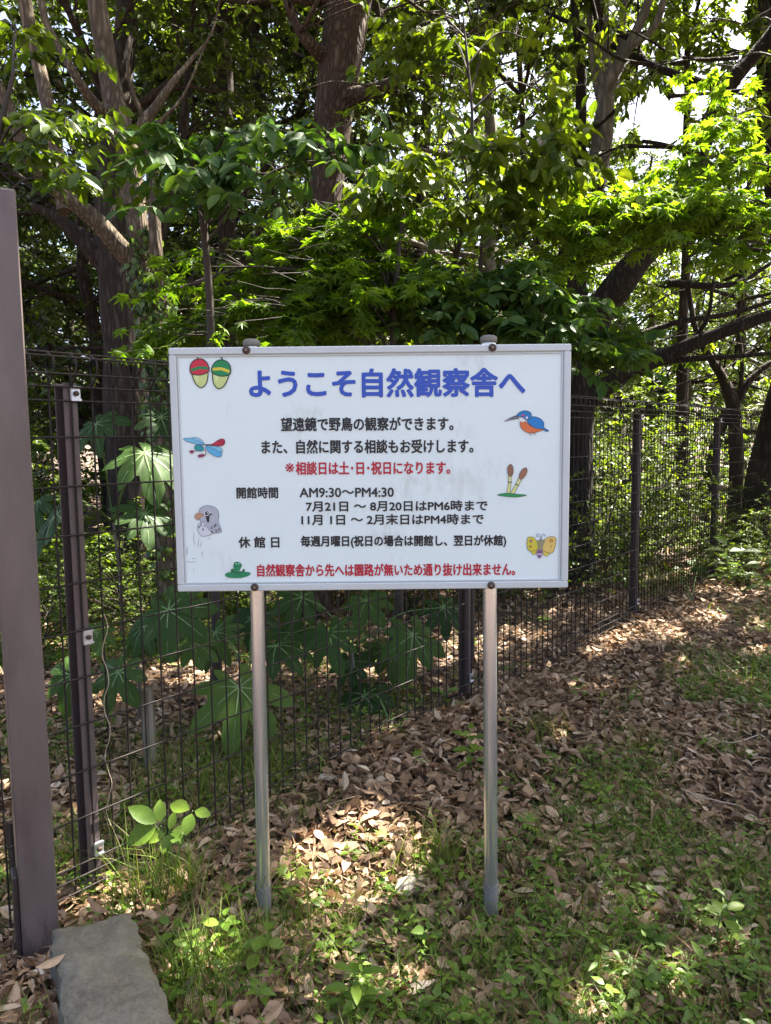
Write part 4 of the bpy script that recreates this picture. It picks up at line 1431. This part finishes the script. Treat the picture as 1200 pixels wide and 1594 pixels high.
kinds = [back_tree(101, 11.5, 1.6, 3.0, 22, LEAF_DARK, 'diamond', 11, .12, BARK_DARK),
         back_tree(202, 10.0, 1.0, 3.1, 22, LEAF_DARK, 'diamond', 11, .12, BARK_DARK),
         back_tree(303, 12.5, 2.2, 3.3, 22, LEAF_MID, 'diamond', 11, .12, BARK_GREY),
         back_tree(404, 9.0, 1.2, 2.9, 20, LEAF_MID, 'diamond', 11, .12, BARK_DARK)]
spots = [(-2.6, 18.0, 1), (2.6, 17.5, 0), (5.0, 21.0, 1), (-5.6, 17.0, 0), (-9.0, 21.0, 1), (7.0, 24.0, 0), (0.8, 30.0, 1), (5.6, 31.0, 0), (-6.5, 29.0, 1), (12.0, 29.0, 1), (-6.5, 10, 0), (-4.6, 12.4, 1), (-.6, 14.2, 0), (1.6, 13.0, 2), (12.5, 15.0, 3), (-8.5, 14, 2), (-5.4, 14.5, 1), (-2.4, 15.5, 0), (.6, 20.5, 2),
         (8.6, 18.5, 3), (-10.5, 18, 0), (-7.2, 19, 1), (-3.8, 20, 0), (7.4, 20.5, 3), (11.0, 19.5, 2), (-12, 24, 1), (-7, 25, 0), (-1.8, 25, 1),
         (3.4, 27, 0), (8.6, 27, 3), (13.6, 25, 2), (-15, 31, 0), (-9.5, 33, 2), (-3.5, 33, 1), (3, 36, 0), (9.0, 35, 1), (16, 33, 3)]
used = set()
for x, y, k in spots:
    o = kinds[k]
    if k in used:
        o = copy_tree(kinds[k])
    used.add(k)
    o.location = (x, y, 0)
    s_ = rng.uniform(.9, 1.15)
    o.scale = (s_, s_, s_ * rng.uniform(.95, 1.1))
    o.rotation_euler = (0, 0, rng.uniform(0, 6.28))
    tag(o, 'leafy tree in the dim wood well behind the mesh fence', 'tree', 'trees deep in the wood')
# crowns that shade the picture from outside it
for x, y, z0, L, sd in ((4.0, 3.9, 4.7, 2.9, 71), (6.2, 5.6, 4.4, 2.8, 73), (6.6, 8.2, 4.4, 2.8, 72)):
    o = back_tree(sd, 9.5, z0, L, 26, LEAF_MID, 'diamond', 28 if sd != 72 else 13, .12, BARK_GREY, (x, y, 0))
    o.location = (x, y, 0)
    tag(o, 'tree at the side of the clearing whose crown shades the ground', 'tree', 'trees beside the clearing')
sh = [back_shrub(11, 1.9, 9, LEAF_MID, 'diamond', 15, .09), back_shrub(12, 2.3, 9, LEAF_MID, 'ovate', 12, .09), back_shrub(13, 1.6, 8, LEAF_DARK, 'diamond', 15, .08)]
shs = [(1.75, 7.5, 1), (2.55, 8.3, 0), (3.1, 9.0, 1), (-5.4, 9.2, 0), (-4.2, 7.0, 2), (-4.6, 8.2, 1), (-1.4, 9.0, 0), (-.2, 8.4, 2), (1.0, 9.2, 1), (2.2, 9.6, 0), (3.3, 10.6, 1), (4.6, 12.6, 0), (6.2, 11.6, 1), (-5.6, 10.6, 0), (-3.0, 12.0, 1),
       (-.8, 13.0, 0), (2.0, 14.5, 1), (7.6, 13.6, 0), (8.6, 16.5, 1), (-8.2, 11.6, 2), (-7.4, 15.4, 0), (-4.4, 17.0, 1), (.6, 17.0, 2), (4.6, 17.0, 0), (10.6, 18.0, 1), (5.4, 10.2, 0), (-11, 16, 1), (6.6, 18.6, 1),
       (-6, 21, 0), (-1, 22, 1), (3, 23, 0), (8, 24, 1), (12.6, 22.6, 0), (-10.6, 22.6, 1)]
used = set()
for x, y, k in shs:
    o = sh[k]
    if k in used:
        o = copy_tree(sh[k])
    used.add(k)
    o.location = (x, y, 0)
    s_ = rng.uniform(.85, 1.3) if fence_d(x, y) < -1.2 else .62
    o.scale = (s_, s_, s_)
    o.rotation_euler = (0, 0, rng.uniform(0, 6.28))
    tag(o, 'shoulder high leafy bush in the undergrowth behind the mesh fence', 'shrub', 'bushes in the undergrowth')


for x, y, k, s_ in ((-2.75, 5.6, 0, .42), (-2.2, 6.4, 1, .45), (-3.3, 6.5, 1, .52), (-1.75, 5.7, 0, .36), (-2.7, 7.4, 0, .58), (-3.9, 8.0, 1, .6), (-1.9, 7.6, 1, .5), (-1.2, 6.6, 0, .42),
                    (.2, 6.8, 0, .42), (.9, 7.4, 1, .44), (-.5, 7.2, 1, .42)):
    o = copy_tree(sh[k])
    o.location = (x, y, 0)
    o.scale = (s_, s_, s_ * .9)
    o.rotation_euler = (0, 0, rng.uniform(0, 6.28))
    tag(o, 'knee high leafy bush growing in the litter behind the mesh fence', 'shrub', 'low bushes behind the fence')

for x, y, k, s_, lab in ((3.75, 7.6, 0, .34, 'low leafy bush in the weeds on the open side of the far fence end'), (4.7, 8.3, 1, .42, 'green bush at the right edge beyond the sunlit leaf litter'),
                         (4.3, 9.4, 0, .45, 'leafy bush between the last fence post and the leaning trunk')):
    o = copy_tree(sh[k])
    o.location = (x, y, 0)
    o.scale = (s_, s_, s_)
    o.rotation_euler = (0, 0, rng.uniform(0, 6.28))
    tag(o, lab, 'shrub')
    if 'group' in o:
        del o['group']

# ------------------------------------------------------------------ large lobed plants behind the mesh
def big_leaf(mb, c, normal, down, R_, lobes=8, tint=.5):
    """palmate leaf about c: the blade, with its pale veins; down is the direction of the middle lobe"""
    nz = nrm(normal)
    yv = nrm(np.asarray(down, float) - nz * np.dot(down, nz))
    xv = np.cross(yv, nz)
    A_ = np.radians(np.linspace(-150, 150, lobes))
    ln = np.interp(np.abs(A_), [0, 1.2, 2.62], [1.0, .9, .58]) * rng.uniform(.8, 1.12, lobes)
    A_ = A_ + rng.normal(0, .05, lobes)
    drp, cup, skew = rng.uniform(.25, .75), rng.uniform(.0, .2), rng.normal(0, .25)
    V, F_, vein = [(0, 0, 0)], [], []
    def pt(a, r):
        return (math.sin(a) * r, math.cos(a) * r, cup * r - drp * r * r + skew * r * math.sin(a) * .6 + .05 * math.sin(a * 8.4) * r)
    idx = []
    for k, (a, l) in enumerate(zip(A_, ln)):
        w_ = (A_[1] - A_[0]) * .5
        if k == 0:
            idx.append(len(V)); V.append(pt(a - w_ * .9, .25 * l))
        for da, r in ((-.80, .70), (-.66, .82), (-.32, .95), (0, 1.05), (.32, .95), (.66, .82), (.80, .70)):
            idx.append(len(V)); V.append(pt(a + da * w_, r * l))
        idx.append(len(V)); V.append(pt(a + w_, .56 * l if k < lobes - 1 else .25 * l))
        vein.append([pt(a, r) for r in np.linspace(.02, .92, 6) * l])
    rows = []
    V = np.array(V) + rng.normal(0, .008, (len(V), 3))
    # a mid ring keeps the cupped shape
    inner = V[idx] * (.5, .5, 1)
    ir = np.hypot(inner[:, 0], inner[:, 1])
    inner[:, 2] = cup * ir - drp * ir ** 2 + skew * inner[:, 0] * .6 + .02
    base = len(V)
    V = np.vstack([V, inner])
    m = len(idx)
    F_ = [(0, base + i, base + i + 1) for i in range(m - 1)]
    Q = [(base + i, idx[i], idx[i + 1], base + i + 1) for i in range(m - 1)]
    W = (V[:, :1] * xv + V[:, 1:2] * yv + V[:, 2:3] * nz) * R_ + np.asarray(c)
    mb.add(W, F_ + Q, 0, tint)
    for L in vein:
        L = np.array(L)
        T_ = nrm(np.gradient(L[:, :2], axis=0))
        Nn = np.c_[-T_[:, 1], T_[:, 0]] * (np.linspace(.014, .003, len(L))[:, None])
        for sgn in (1,):
            up = .006
            a, b = L + np.c_[Nn, np.full(len(L), up)], L - np.c_[Nn, np.full(len(L), -up)]
            VV = np.vstack([a, b])
            W = (VV[:, :1] * xv + VV[:, 1:2] * yv + VV[:, 2:3] * nz) * R_ + np.asarray(c)
            i = np.arange(len(L) - 1)
            mb.add(W, np.stack([i, i + 1, len(L) + i + 1, len(L) + i], 1), 1, .5)


def lobed_plant(label, foot, leaves):
    root = empty('lobed_leaf_plant', foot, label, 'plant', 'large lobed plants behind the fence')
    mb = MB()
    f_ = np.array(foot)
    hh = max(at_y(px, py, Y)[2] for px, py, Y, r, nx, dx in leaves) * .6
    top = f_ + (rng.normal(0, .04), rng.normal(0, .04), max(.12, hh))
    tube(mb, spl([f_ - (0, 0, .05), (f_ + top) / 2 + (.02, 0, 0), top], 4), .011, 7)
    cs = []
    for px, py, Y, r, nx, dx in leaves:
        c = at_y(px, py, Y)
        cs.append(c)
        m = (top + c) / 2 + np.array([0, 0, .06])
        e = spl([top - (0, 0, .05), m, c - np.array([0, 0, .002])], 5)
        tube(mb, e, np.linspace(.006, .004, len(e)), 5, 1)
    mb.build('stem', [BARK_GREY, STEMGREEN], root, smooth=True)
    for (px, py, Y, r, nx, dx), c in zip(leaves, cs):
        mb = MB()
        big_leaf(mb, c, (nx + rng.normal(0, .25), -.62 + rng.normal(0, .2), .8), (dx + rng.normal(0, .25), -.5, -.75), r / F * Y * 1.12, int(rng.choice([7, 8, 9])), tint=float(np.clip(rng.normal(.5, .22), 0, 1)))
        mb.build('leaf', [LEAF_FATSIA, VEIN], root, smooth=True)


lobed_plant('tall plant of large lobed sunlit leaves behind the first fence post', at_z(190, 1010), [(225, 705, 3.9, 78, .1, .6), (90, 800, 3.9, 66, -.3, -.3), (225, 800, 3.8, 58, .2, .3), (60, 780, 4.2, 45, -.3, -.5), (150, 660, 4.3, 48, -.1, .2), (250, 650, 4.3, 46, .2, .2)])
lobed_plant('dark lobed plant low between the first fence post and the left sign post', at_z(215, 1130), [(262, 950, 3.55, 66, .1, .2), (185, 1046, 3.4, 60, -.1, -.1), (112, 1052, 3.4, 52, -.4, -.5), (300, 1000, 3.8, 46, .3, .3), (225, 975, 3.8, 48, -.1, -.3), (150, 985, 3.8, 42, -.2, -.2)])
lobed_plant('lobed plant with one broad dark leaf directly behind the left sign post', at_z(400, 1150), [(372, 1070, 3.6, 82, 0, .1), (430, 1005, 3.9, 54, .3, .3), (335, 985, 4.0, 54, -.2, -.2), (395, 960, 4.2, 46, 0, .1)])
lobed_plant('lobed plant under the middle of the sign panel behind the mesh', at_z(545, 1100), [(512, 985, 4.2, 62, -.1, .1), (642, 988, 4.3, 62, .1, .2), (570, 935, 4.5, 52, 0, .2), (690, 945, 4.6, 46, .2, .3), (470, 930, 4.5, 46, -.1, -.2), (600, 1010, 4.6, 46, .1, .1), (455, 985, 4.4, 44, -.2, -.3), (545, 1030, 4.4, 42, 0, .3)])
lobed_plant('low lobed plant with pale veins against the mesh foot', at_z(585, 1160), [(568, 1083, 4.15, 66, .05, .2), (610, 1130, 4.1, 34, .4, .5)])
lobed_plant('small yellowish lobed plant behind the third fence post', at_z(1075, 945), [(1062, 905, 8.6, 24, .1, .2), (1090, 880, 8.7, 22, .2, .1), (1082, 940, 8.5, 20, -.2, .1), (1040, 890, 8.8, 20, -.3, .1)])


# ------------------------------------------------------------------ herbs that stand out
def herb(name, label, foot, hgt, leaves, size, kind='oval', mat=LEAF_HERB, wide=1.3, tmu=.6):
    """leaves: number of leaf pairs up the stem, or a list of (dx, dz, azimuth) in metres"""
    root = empty(name, foot, label, 'plant')
    f_ = np.array(foot, float)
    top = f_ + (rng.normal(0, .02), rng.normal(0, .02), hgt)
    st_ = spl([f_ - (0, 0, .02), (f_ + top) / 2 + rng.normal(0, .01, 3), top], 4)
    mb = MB()
    tube(mb, st_, np.linspace(.003, .0018, len(st_)), 5)
    mb.build('stem', STEMGREEN, root)
    mb = MB()
    pos, ax = [], []
    for k in range(leaves):
        t = .35 + .65 * k / max(1, leaves - 1)
        p = f_ + (top - f_) * t
        a0 = k * 1.57 + rng.uniform(-.3, .3)
        for s_ in (0, PI):
            pos.append(p)
            ax.append((math.cos(a0 + s_), math.sin(a0 + s_), .25 - .35 * (1 - t)))
    n = len(pos)
    pos, ax = np.array(pos), np.array(ax) + rng.normal(0, .12, (n, 3))
    pos = pos + nrm(ax * (1, 1, 0)) * .015
    put_leaves(mb, kind, pos, ax, np.array([0, -.25, 1.0]) + rng.normal(0, .2, (n, 3)), size * rng.uniform(.75, 1.15, n), np.clip(rng.normal(tmu, .2, n), 0, 1), wide=np.full(n, wide))
    mb.build('leaves', mat, root, smooth=True)
    return root


def g_(px, py):
    p = at_z(px, py)
    p[2] = gz(p[0], p[1])
    return p


# the broad-leaved plant before the fence
f_ = g_(268, 1400)
root = empty('broadleaf_herb', f_, 'bright plant of broad oval leaves between the gate post and left sign post', 'plant')
mb, ml = MB(), MB()
Yh = f_[1]
hubs = [(263, 1296), (250, 1285), (300, 1262)]
for hx, hy in hubs:
    h = at_y(hx, hy, Yh)
    q = spl([f_ - (0, 0, .02), (f_ + h) / 2 + rng.normal(0, .01, 3), h], 4)
    tube(mb, q, np.linspace(.0035, .0022, len(q)), 5)
for hx, hy, tx, ty, dY, w_ in ((250, 1285, 199, 1254, -.01, 1.2), (250, 1285, 248, 1243, .04, 1.35), (250, 1285, 194, 1312, -.05, 1.6), (300, 1262, 262, 1250, .03, 1.4), (300, 1262, 328, 1268, -.02, 1.5),
                               (300, 1262, 288, 1300, -.06, 1.6), (263, 1296, 222, 1308, -.03, 1.4), (263, 1296, 252, 1330, -.06, 1.2), (263, 1296, 285, 1312, -.05, 1.4), (263, 1296, 272, 1262, .03, 1.2), (263, 1296, 300, 1290, .02, 1.3)):
    a, b = at_y(hx, hy, Yh), at_y(tx, ty, Yh + dY)
    d = b - a
    put_leaves(ml, 'oval', [a + d * .12], [d], [(0.1, -.8, .9)], [np.linalg.norm(d) * .86], [rng.uniform(.35, .75)], wide=[w_ * .85])
mb.build('stem', STEMGREEN, root)
ml.build('leaves', LEAF_HERB, root, smooth=True)

herb('leafy_herb', 'spreading herb with rounded leaves in front of the kerb stone end', g_(345, 1500), .15, 6, .048, wide=1.15)
herb('leafy_herb', 'low herb in the bottom left corner of the grass by the kerb', g_(300, 1530), .13, 6, .045, wide=1.1, tmu=.5)
herb('leafy_herb', 'herb with dark rounded leaves close against the kerb stone side', g_(268, 1500), .12, 5, .048, wide=1.2, tmu=.3)
herb('leafy_herb', 'small herb between the left sign post and the kerb stone', g_(395, 1520), .12, 4, .06, wide=1.3, tmu=.45)
herb('leafy_herb', 'upright herb behind the right sign post', g_(738, 1225), .22, 6, .075, wide=1.0, tmu=.5)
herb('seedling', 'lone yellow green seedling in the dead leaves under the sign middle', g_(660, 1218), .07, 2, .07, 'maple', wide=1, tmu=.9)
herb('seedling', 'tiny seedling at the rim of the sunlit leaf patch', g_(598, 1340), .08, 2, .06, 'maple', wide=1, tmu=.95)
herb('seedling', 'pale maple seedling right of the right sign post', g_(828, 1308), .07, 2, .075, 'maple', wide=1, tmu=.9)
herb('seedling', 'yellow sunlit seedling beside the left sign post foot', g_(452, 1405), .09, 3, .065, 'maple', wide=1, tmu=1.0)
herb('leafy_herb', 'tall herb with pale top in the sun spot at lower right', g_(1120, 1485), .15, 5, .06, wide=1.1, tmu=.8)
herb('leafy_herb', 'pointed leafy herb near the bottom edge under the sign', g_(552, 1590), .15, 5, .065, wide=.8, tmu=.55)
herb('leafy_herb', 'arching weed at the foot of the far fence end', g_(1130, 935), .55, 7, .22, 'narrow', wide=1.0, tmu=.5)
herb('leafy_herb', 'arching weed right of the far fence end', g_(1185, 945), .5, 7, .22, 'narrow', wide=1.0, tmu=.4)
herb('leafy_herb', 'young weed at the foot of the second fence post', g_(700, 1112), .12, 3, .08, wide=.9, tmu=.6)

# ------------------------------------------------------------------ leaf litter, ground cover and grass
def scatter(n, y0, y1, pw=1.0, wide=.62):
    """points in the wedge of ground that the place shows, a margin to each side"""
    y = y0 + (y1 - y0) * rng.random(n) ** pw
    x = rng.uniform(-1, 1, n) * (y * wide + .5)
    return x, y


KMIN, KMAX = np.min(k4[:, :2], 0), np.max(k4[:, :2], 0)
e0, e1 = k4[0, :2], k4[3, :2]
f0, f1 = k4[1, :2], k4[2, :2]
def off_kerb(x, y, mrg=.0):
    t = (y - e0[1]) / (e1[1] - e0[1])
    xl = e0[0] + (e1[0] - e0[0]) * t
    t2 = (y - f0[1]) / (f1[1] - f0[1])
    xr = f0[0] + (f1[0] - f0[0]) * t2
    yt = np.where(x < f0[0], e0[1] + (f0[1] - e0[1]) * np.clip((x - e0[0]) / (f0[0] - e0[0]), 0, 1), f0[1])
    return ~((x > xl - mrg) & (x < xr + mrg) & (y < yt + mrg))


def green_mask(x, y):
    d = fence_d(x, y)
    g = sstep(.35, 1.5, d) * sstep(.30, .56, vnoise(x, y, 1.5, 8) * .65 + vnoise(x, y, 4, 9) * .35) * .9
    g = np.maximum(g, sstep(3.0, 2.3, y) * sstep(.15, .45, vnoise(x, y, 3, 3)) * (d > .15))
    g = np.where(d < -.1, (.5 + .5 * sstep(4.2, 6.0, y) * (x < -.9)) * sstep(.4, .7, vnoise(x, y, 1.2, 5)), g)
    g = np.where((d < .1) & (d > -.5) & (x < .1), .4, g)
    g = np.maximum(g, 1.0 * sstep(1.5, 2.5, d) * sstep(3.6, 5.5, y) * (.45 + .55 * sstep(.35, .55, vnoise(x, y, 1.1, 15))))
    lp = LP[0]
    return g * (1 - .85 * np.exp(-((x - lp[0]) ** 2 + (y - lp[1]) ** 2) / .06))


def litter():
    mb = MB()
    for n, y0, y1, pw, s0, s1 in ((50000, 1.5, 4.6, 1.0, .022, .072), (40000, 4.4, 9.5, 1.0, .032, .075), (9000, 9, 20, 1.0, .08, .15)):
        x, y = scatter(n, y0, y1, pw)
        d = fence_d(x, y)
        keep = rng.random(n) < np.where(d > 0, .6 + .4 * np.exp(-((d - .3) / 1.0) ** 2), .75) * (1 - .25 * np.clip(green_mask(x, y), 0, 1))
        keep &= off_kerb(x, y) | (rng.random(n) < .004)
        x, y, d = x[keep], y[keep], d[keep]
        n = len(x)
        onk = ~off_kerb(x, y)
        z = gz(x, y) + rng.uniform(.002, .035, n) * np.where(d > 0, 1 + .8 * np.exp(-((d - .4) / .4) ** 2), 1)
        z[onk] = KZ + .008
        a = rng.uniform(0, 2 * PI, n)
        ax = np.c_[np.cos(a), np.sin(a), rng.normal(0, .25, n)]
        nm = np.array([0, 0, 1.0]) + rng.normal(0, .30, (n, 3))
        tn = np.clip(rng.beta(1.8, 2.6, n) + .12 * (vnoise(x, y, 2.2, 6) - .5), 0, 1)
        put_leaves(mb, 'oval' if y0 < 4 else 'ovate', np.c_[x, y, z], ax, nm, rng.uniform(s0, s1, n) * rng.choice([1, 1, 1.3], n), tn, curl=rng.normal(1.0, 2.0, n), wide=rng.uniform(.4, 1.25, n))
        m2 = n // 28
        i2 = rng.integers(0, n, m2)
        put_leaves(mb, 'narrow', np.c_[x[i2], y[i2], z[i2] + .008], ax[i2], nm[i2], rng.uniform(.08, .24, m2), rng.uniform(0, .5, m2), curl=np.full(m2, .2), wide=np.full(m2, .10))
    o = mb.build('fallen_leaves', DEAD, smooth=False)
    tag(o, 'brown fallen leaves carpeting the ground along the mesh fence', 'leaf litter', kind='stuff')


litter()


def cover():
    mb = MB()
    for n, y0, y1, s0, s1, hmax in ((3300, 1.5, 4.2, .018, .05, .11), (4600, 4.0, 9.0, .03, .065, .16), (5200, 7.5, 15, .05, .11, .45)):
        x, y = scatter(n, y0, y1)
        k = (rng.random(n) < green_mask(x, y)) & off_kerb(x, y, .02)
        x, y = x[k], y[k]
        n = len(x)
        h = rng.uniform(.25, 1, n) ** 1.6 * hmax
        per = 7
        t = np.tile(np.linspace(.3, 1, per), n)
        X, Y_, H_ = np.repeat(x, per), np.repeat(y, per), np.repeat(h, per)
        lx, ly = np.repeat(rng.normal(0, .25, n), per), np.repeat(rng.normal(0, .25, n), per)
        a = np.tile(np.arange(per) * 2.4, n) + np.repeat(rng.uniform(0, 6.28, n), per)
        P_ = np.c_[X + lx * H_ * t, Y_ + ly * H_ * t, gz(X, Y_) + .012 + H_ * t]
        ax = np.c_[np.cos(a), np.sin(a), rng.normal(.1, .25, len(a))]
        put_leaves(mb, 'ovate', P_ + ax * .006, ax, np.array([0, -.1, 1.0]) + rng.normal(0, .25, (len(a), 3)), np.repeat(rng.uniform(s0, s1, n), per) * rng.uniform(.6, 1.2, len(a)),
                   np.clip(np.repeat(rng.normal(.5, .2, n), per) + rng.normal(0, .12, len(a)), 0, 1), wide=np.repeat(rng.uniform(.35, 1.0, n), per))
    o = mb.build('ground_cover', LEAF_HERB, smooth=True)
    tag(o, 'small green weeds sprouting through the dead leaves', 'weeds', kind='stuff')


cover()


def blades(mb, x, y, h, w_, lean, tint, z=None):
    n = len(x)
    z = gz(x, y) if z is None else z
    a, b = rng.uniform(0, 2 * PI, n), rng.uniform(0, 2 * PI, n)
    t = np.array([0, .35, .7, 1.0])
    wd_ = np.array([1, .9, .6, .05])
    C_ = np.stack([x[:, None] + np.cos(a)[:, None] * (lean * h)[:, None] * t ** 2, y[:, None] + np.sin(a)[:, None] * (lean * h)[:, None] * t ** 2,
                   z[:, None] - .01 + h[:, None] * t * (1 - .35 * (lean[:, None]) * t)], -1)
    s_ = np.stack([np.cos(b), np.sin(b), np.zeros(n)], -1)[:, None, :] * (w_[:, None] * wd_)[..., None] / 2
    V = np.concatenate([C_ - s_, C_ + s_], 1)
    base = np.arange(n)[:, None, None] * 8
    q = np.array([(i, i + 1, i + 5, i + 4) for i in range(3)])
    mb.add(V.reshape(-1, 3), (base + q[None]).reshape(-1, 4), 0, np.repeat(tint, 3))


def lawn():
    mb = MB()
    for n, y0, y1, hh, ww in ((80000, 1.5, 4.4, .10, .0032), (52000, 4.2, 9.5, .13, .0055), (8000, 7.0, 14, .30, .009)):
        x, y = scatter(n, y0, y1)
        d = fence_d(x, y)
        g = green_mask(x, y) * (.35 + .9 * vnoise(x, y, 2.6, 12))
        k = (rng.random(n) < g) & off_kerb(x, y, .02)
        x, y = x[k], y[k]
        n = len(x)
        blades(mb, x, y, hh * rng.uniform(.4, 1.5, n), ww * rng.uniform(.7, 1.4, n), rng.uniform(.2, 1.1, n), np.clip(rng.normal(.5, .25, n), 0, 1))
    o = mb.build('grass', GRASS)
    tag(o, 'thin short grass growing in patches through the leaf litter', 'grass', kind='stuff')


lawn()
for px, py, sp, n, hh, lab in ((262, 1410, .08, 260, .30, 'tall grass tuft under the bright broad leaved plant'), (680, 1360, .07, 170, .2, 'grass tuft in the leaf litter left of the right sign post'),
                               (478, 1290, .05, 60, .17, 'slim grass tuft right of the left sign post'), (847, 1172, .06, 90, .16, 'sun touched grass tuft right of the right sign post'),
                               (300, 1240, .22, 420, .26, 'dense grass clump along the mesh foot behind the broad leaved plant'), (400, 1215, .14, 200, .24, 'grass clump at the mesh foot behind the left sign post'),
                               (120, 1330, .12, 200, .20, 'shaded grass clump between the gate post and first fence post'), (300, 1545, .13, 420, .24, 'grass tuft beside the kerb stone near the bottom edge'),
                               (760, 1500, .08, 100, .13, 'grass tuft in front of the right sign post foot'), (985, 1180, .11, 200, .13, 'grass tuft in the weeds on the open ground at right'),
                               (430, 1470, .10, 200, .15, 'sunlit grass tuft at the foot of the left sign post')):
    c = g_(px, py)
    x, y = rng.normal(c[0], sp, n), rng.normal(c[1], sp * .8, n)
    k = off_kerb(x, y, .02)
    x, y = x[k], y[k]
    n = len(x)
    mb = MB()
    blades(mb, x, y, hh * rng.uniform(.45, 1.25, n), rng.uniform(.0025, .005, n), rng.uniform(.1, .8, n), np.clip(rng.normal(.55, .25, n), 0, 1))
    o = mb.build('grass_tuft', GRASS, None, origin=c)
    tag(o, lab, 'grass tuft', 'grass tufts')

# ------------------------------------------------------------------ single large dead leaves and sticks
for px, py, L, az, tn, wd_, lab in ((172, 1345, .12, 1.0, .55, .8, 'large reddish dead leaf propped against the first fence post'), (640, 1395, .13, .35, 1.0, .9, 'large pale dead leaf lying at the edge of the sun patch'),
                                    (510, 1232, .10, .1, 1.0, .8, 'bleached dead leaf on the litter left of the seedling'), (720, 1465, .12, .9, .55, .9, 'big brown dead leaf left of the right sign post foot'),
                                    (205, 1375, .15, .2, .8, .8, 'long tan dead leaf at the end of the kerb stone'), (545, 1200, .13, 1.3, .5, 1.0, 'curled brown dead leaf by the mesh foot under the sign'),
                                    (425, 1455, .10, .7, .55, .8, 'brown dead leaf leaning on the left sign post foot'), (655, 1553, .10, .2, .95, .5, 'narrow pale dead leaf near the bottom under the sign'),
                                    (1025, 1400, .08, 2.2, .8, .8, 'small upright tan dead leaf on the open ground at right'), (775, 1395, .07, 1.4, .9, .8, 'pale dead leaf standing behind the right sign post sleeve')):
    c = g_(px, py) + (0, 0, .035)
    mb = MB()
    put_leaves(mb, 'ovate', [c - np.array([math.cos(az), math.sin(az), .3]) * L * .5], [(math.cos(az), math.sin(az), .35)], [(.1, -.6, .8)], [L], [tn], curl=[1.8], wide=[wd_])
    o = mb.build('dead_leaf', DEAD, None, origin=c, smooth=True)
    tag(o, lab, 'dead leaf', 'large dead leaves')
for pts, r, lab in (([(455, 1282), (500, 1276), (545, 1270), (600, 1255)], .0022, 'thin pale stick across the litter right of the left sign post'), ([(590, 1290), (640, 1278), (700, 1274)], .0022, 'thin pale stick left of the right sign post'),
                    ([(1070, 1010), (1110, 1030), (1150, 1062)], .006, 'dry stick on the sunlit leaves by the third fence post'), ([(1100, 1170), (1140, 1178), (1180, 1170)], .004, 'dry stick in the weeds at the right'),
                    ([(1060, 1245), (1100, 1262), (1150, 1268)], .004, 'brown stick on the open ground below the weeds')):
    P_ = np.array([g_(a, b) + (0, 0, .04 + rng.uniform(0, .015)) for a, b in pts])
    mb = MB()
    q = spl(P_, 4)
    tube(mb, q, np.linspace(r, r * .5, len(q)), 5)
    o = mb.build('fallen_stick', DRYTWIG, None, origin=P_[0])
    tag(o, lab, 'stick', 'fallen sticks')
# dry climbing stem twisting beside the first fence post
mb = MB()
P_ = [at_y(162 + 5 * math.sin(k * 1.7) + k * .6, 955 + k * 22, FP0[1] + .04) for k in range(16)]
q = spl(P_, 4)
tube(mb, q, .0016, 4)
o = mb.build('dry_vine', DRYTWIG, None, origin=P_[-1])
tag(o, 'thin pale dry vine curling up beside the first fence post', 'vine')

# old log rail fence in the wood
old = None
RAILW = bark_mat('old rail wood', (.04, .03, .022), (.11, .085, .065), (.2, .16, .125), 30, .3, .006)
pts_ = [(860, 9.6), (972, 9.9), (1098, 10.3), (1230, 10.8)]
fx = [at_y(a, 760, Y) for a, Y in pts_]
old = empty('rail_fence', (fx[1][0], fx[1][1], 0), 'old brown log rail fence seen through the mesh at right', 'fence')
for p_ in fx:
    mb = MB()
    tube(mb, spl([(p_[0], p_[1], -.1), (p_[0], p_[1], .55), (p_[0] + .01, p_[1], p_[2] + .12)], 3), .07, 9, wob=.05)
    mb.build('rail_post', RAILW, old, smooth=True)
for dz in (0, -.52):
    mb = MB()
    q = spl([p_ + (0, -.06, dz + rng.normal(0, .015)) for p_ in fx], 4)
    tube(mb, q, .05, 8, wob=.06)
    mb.build('rail', RAILW, old, smooth=True)
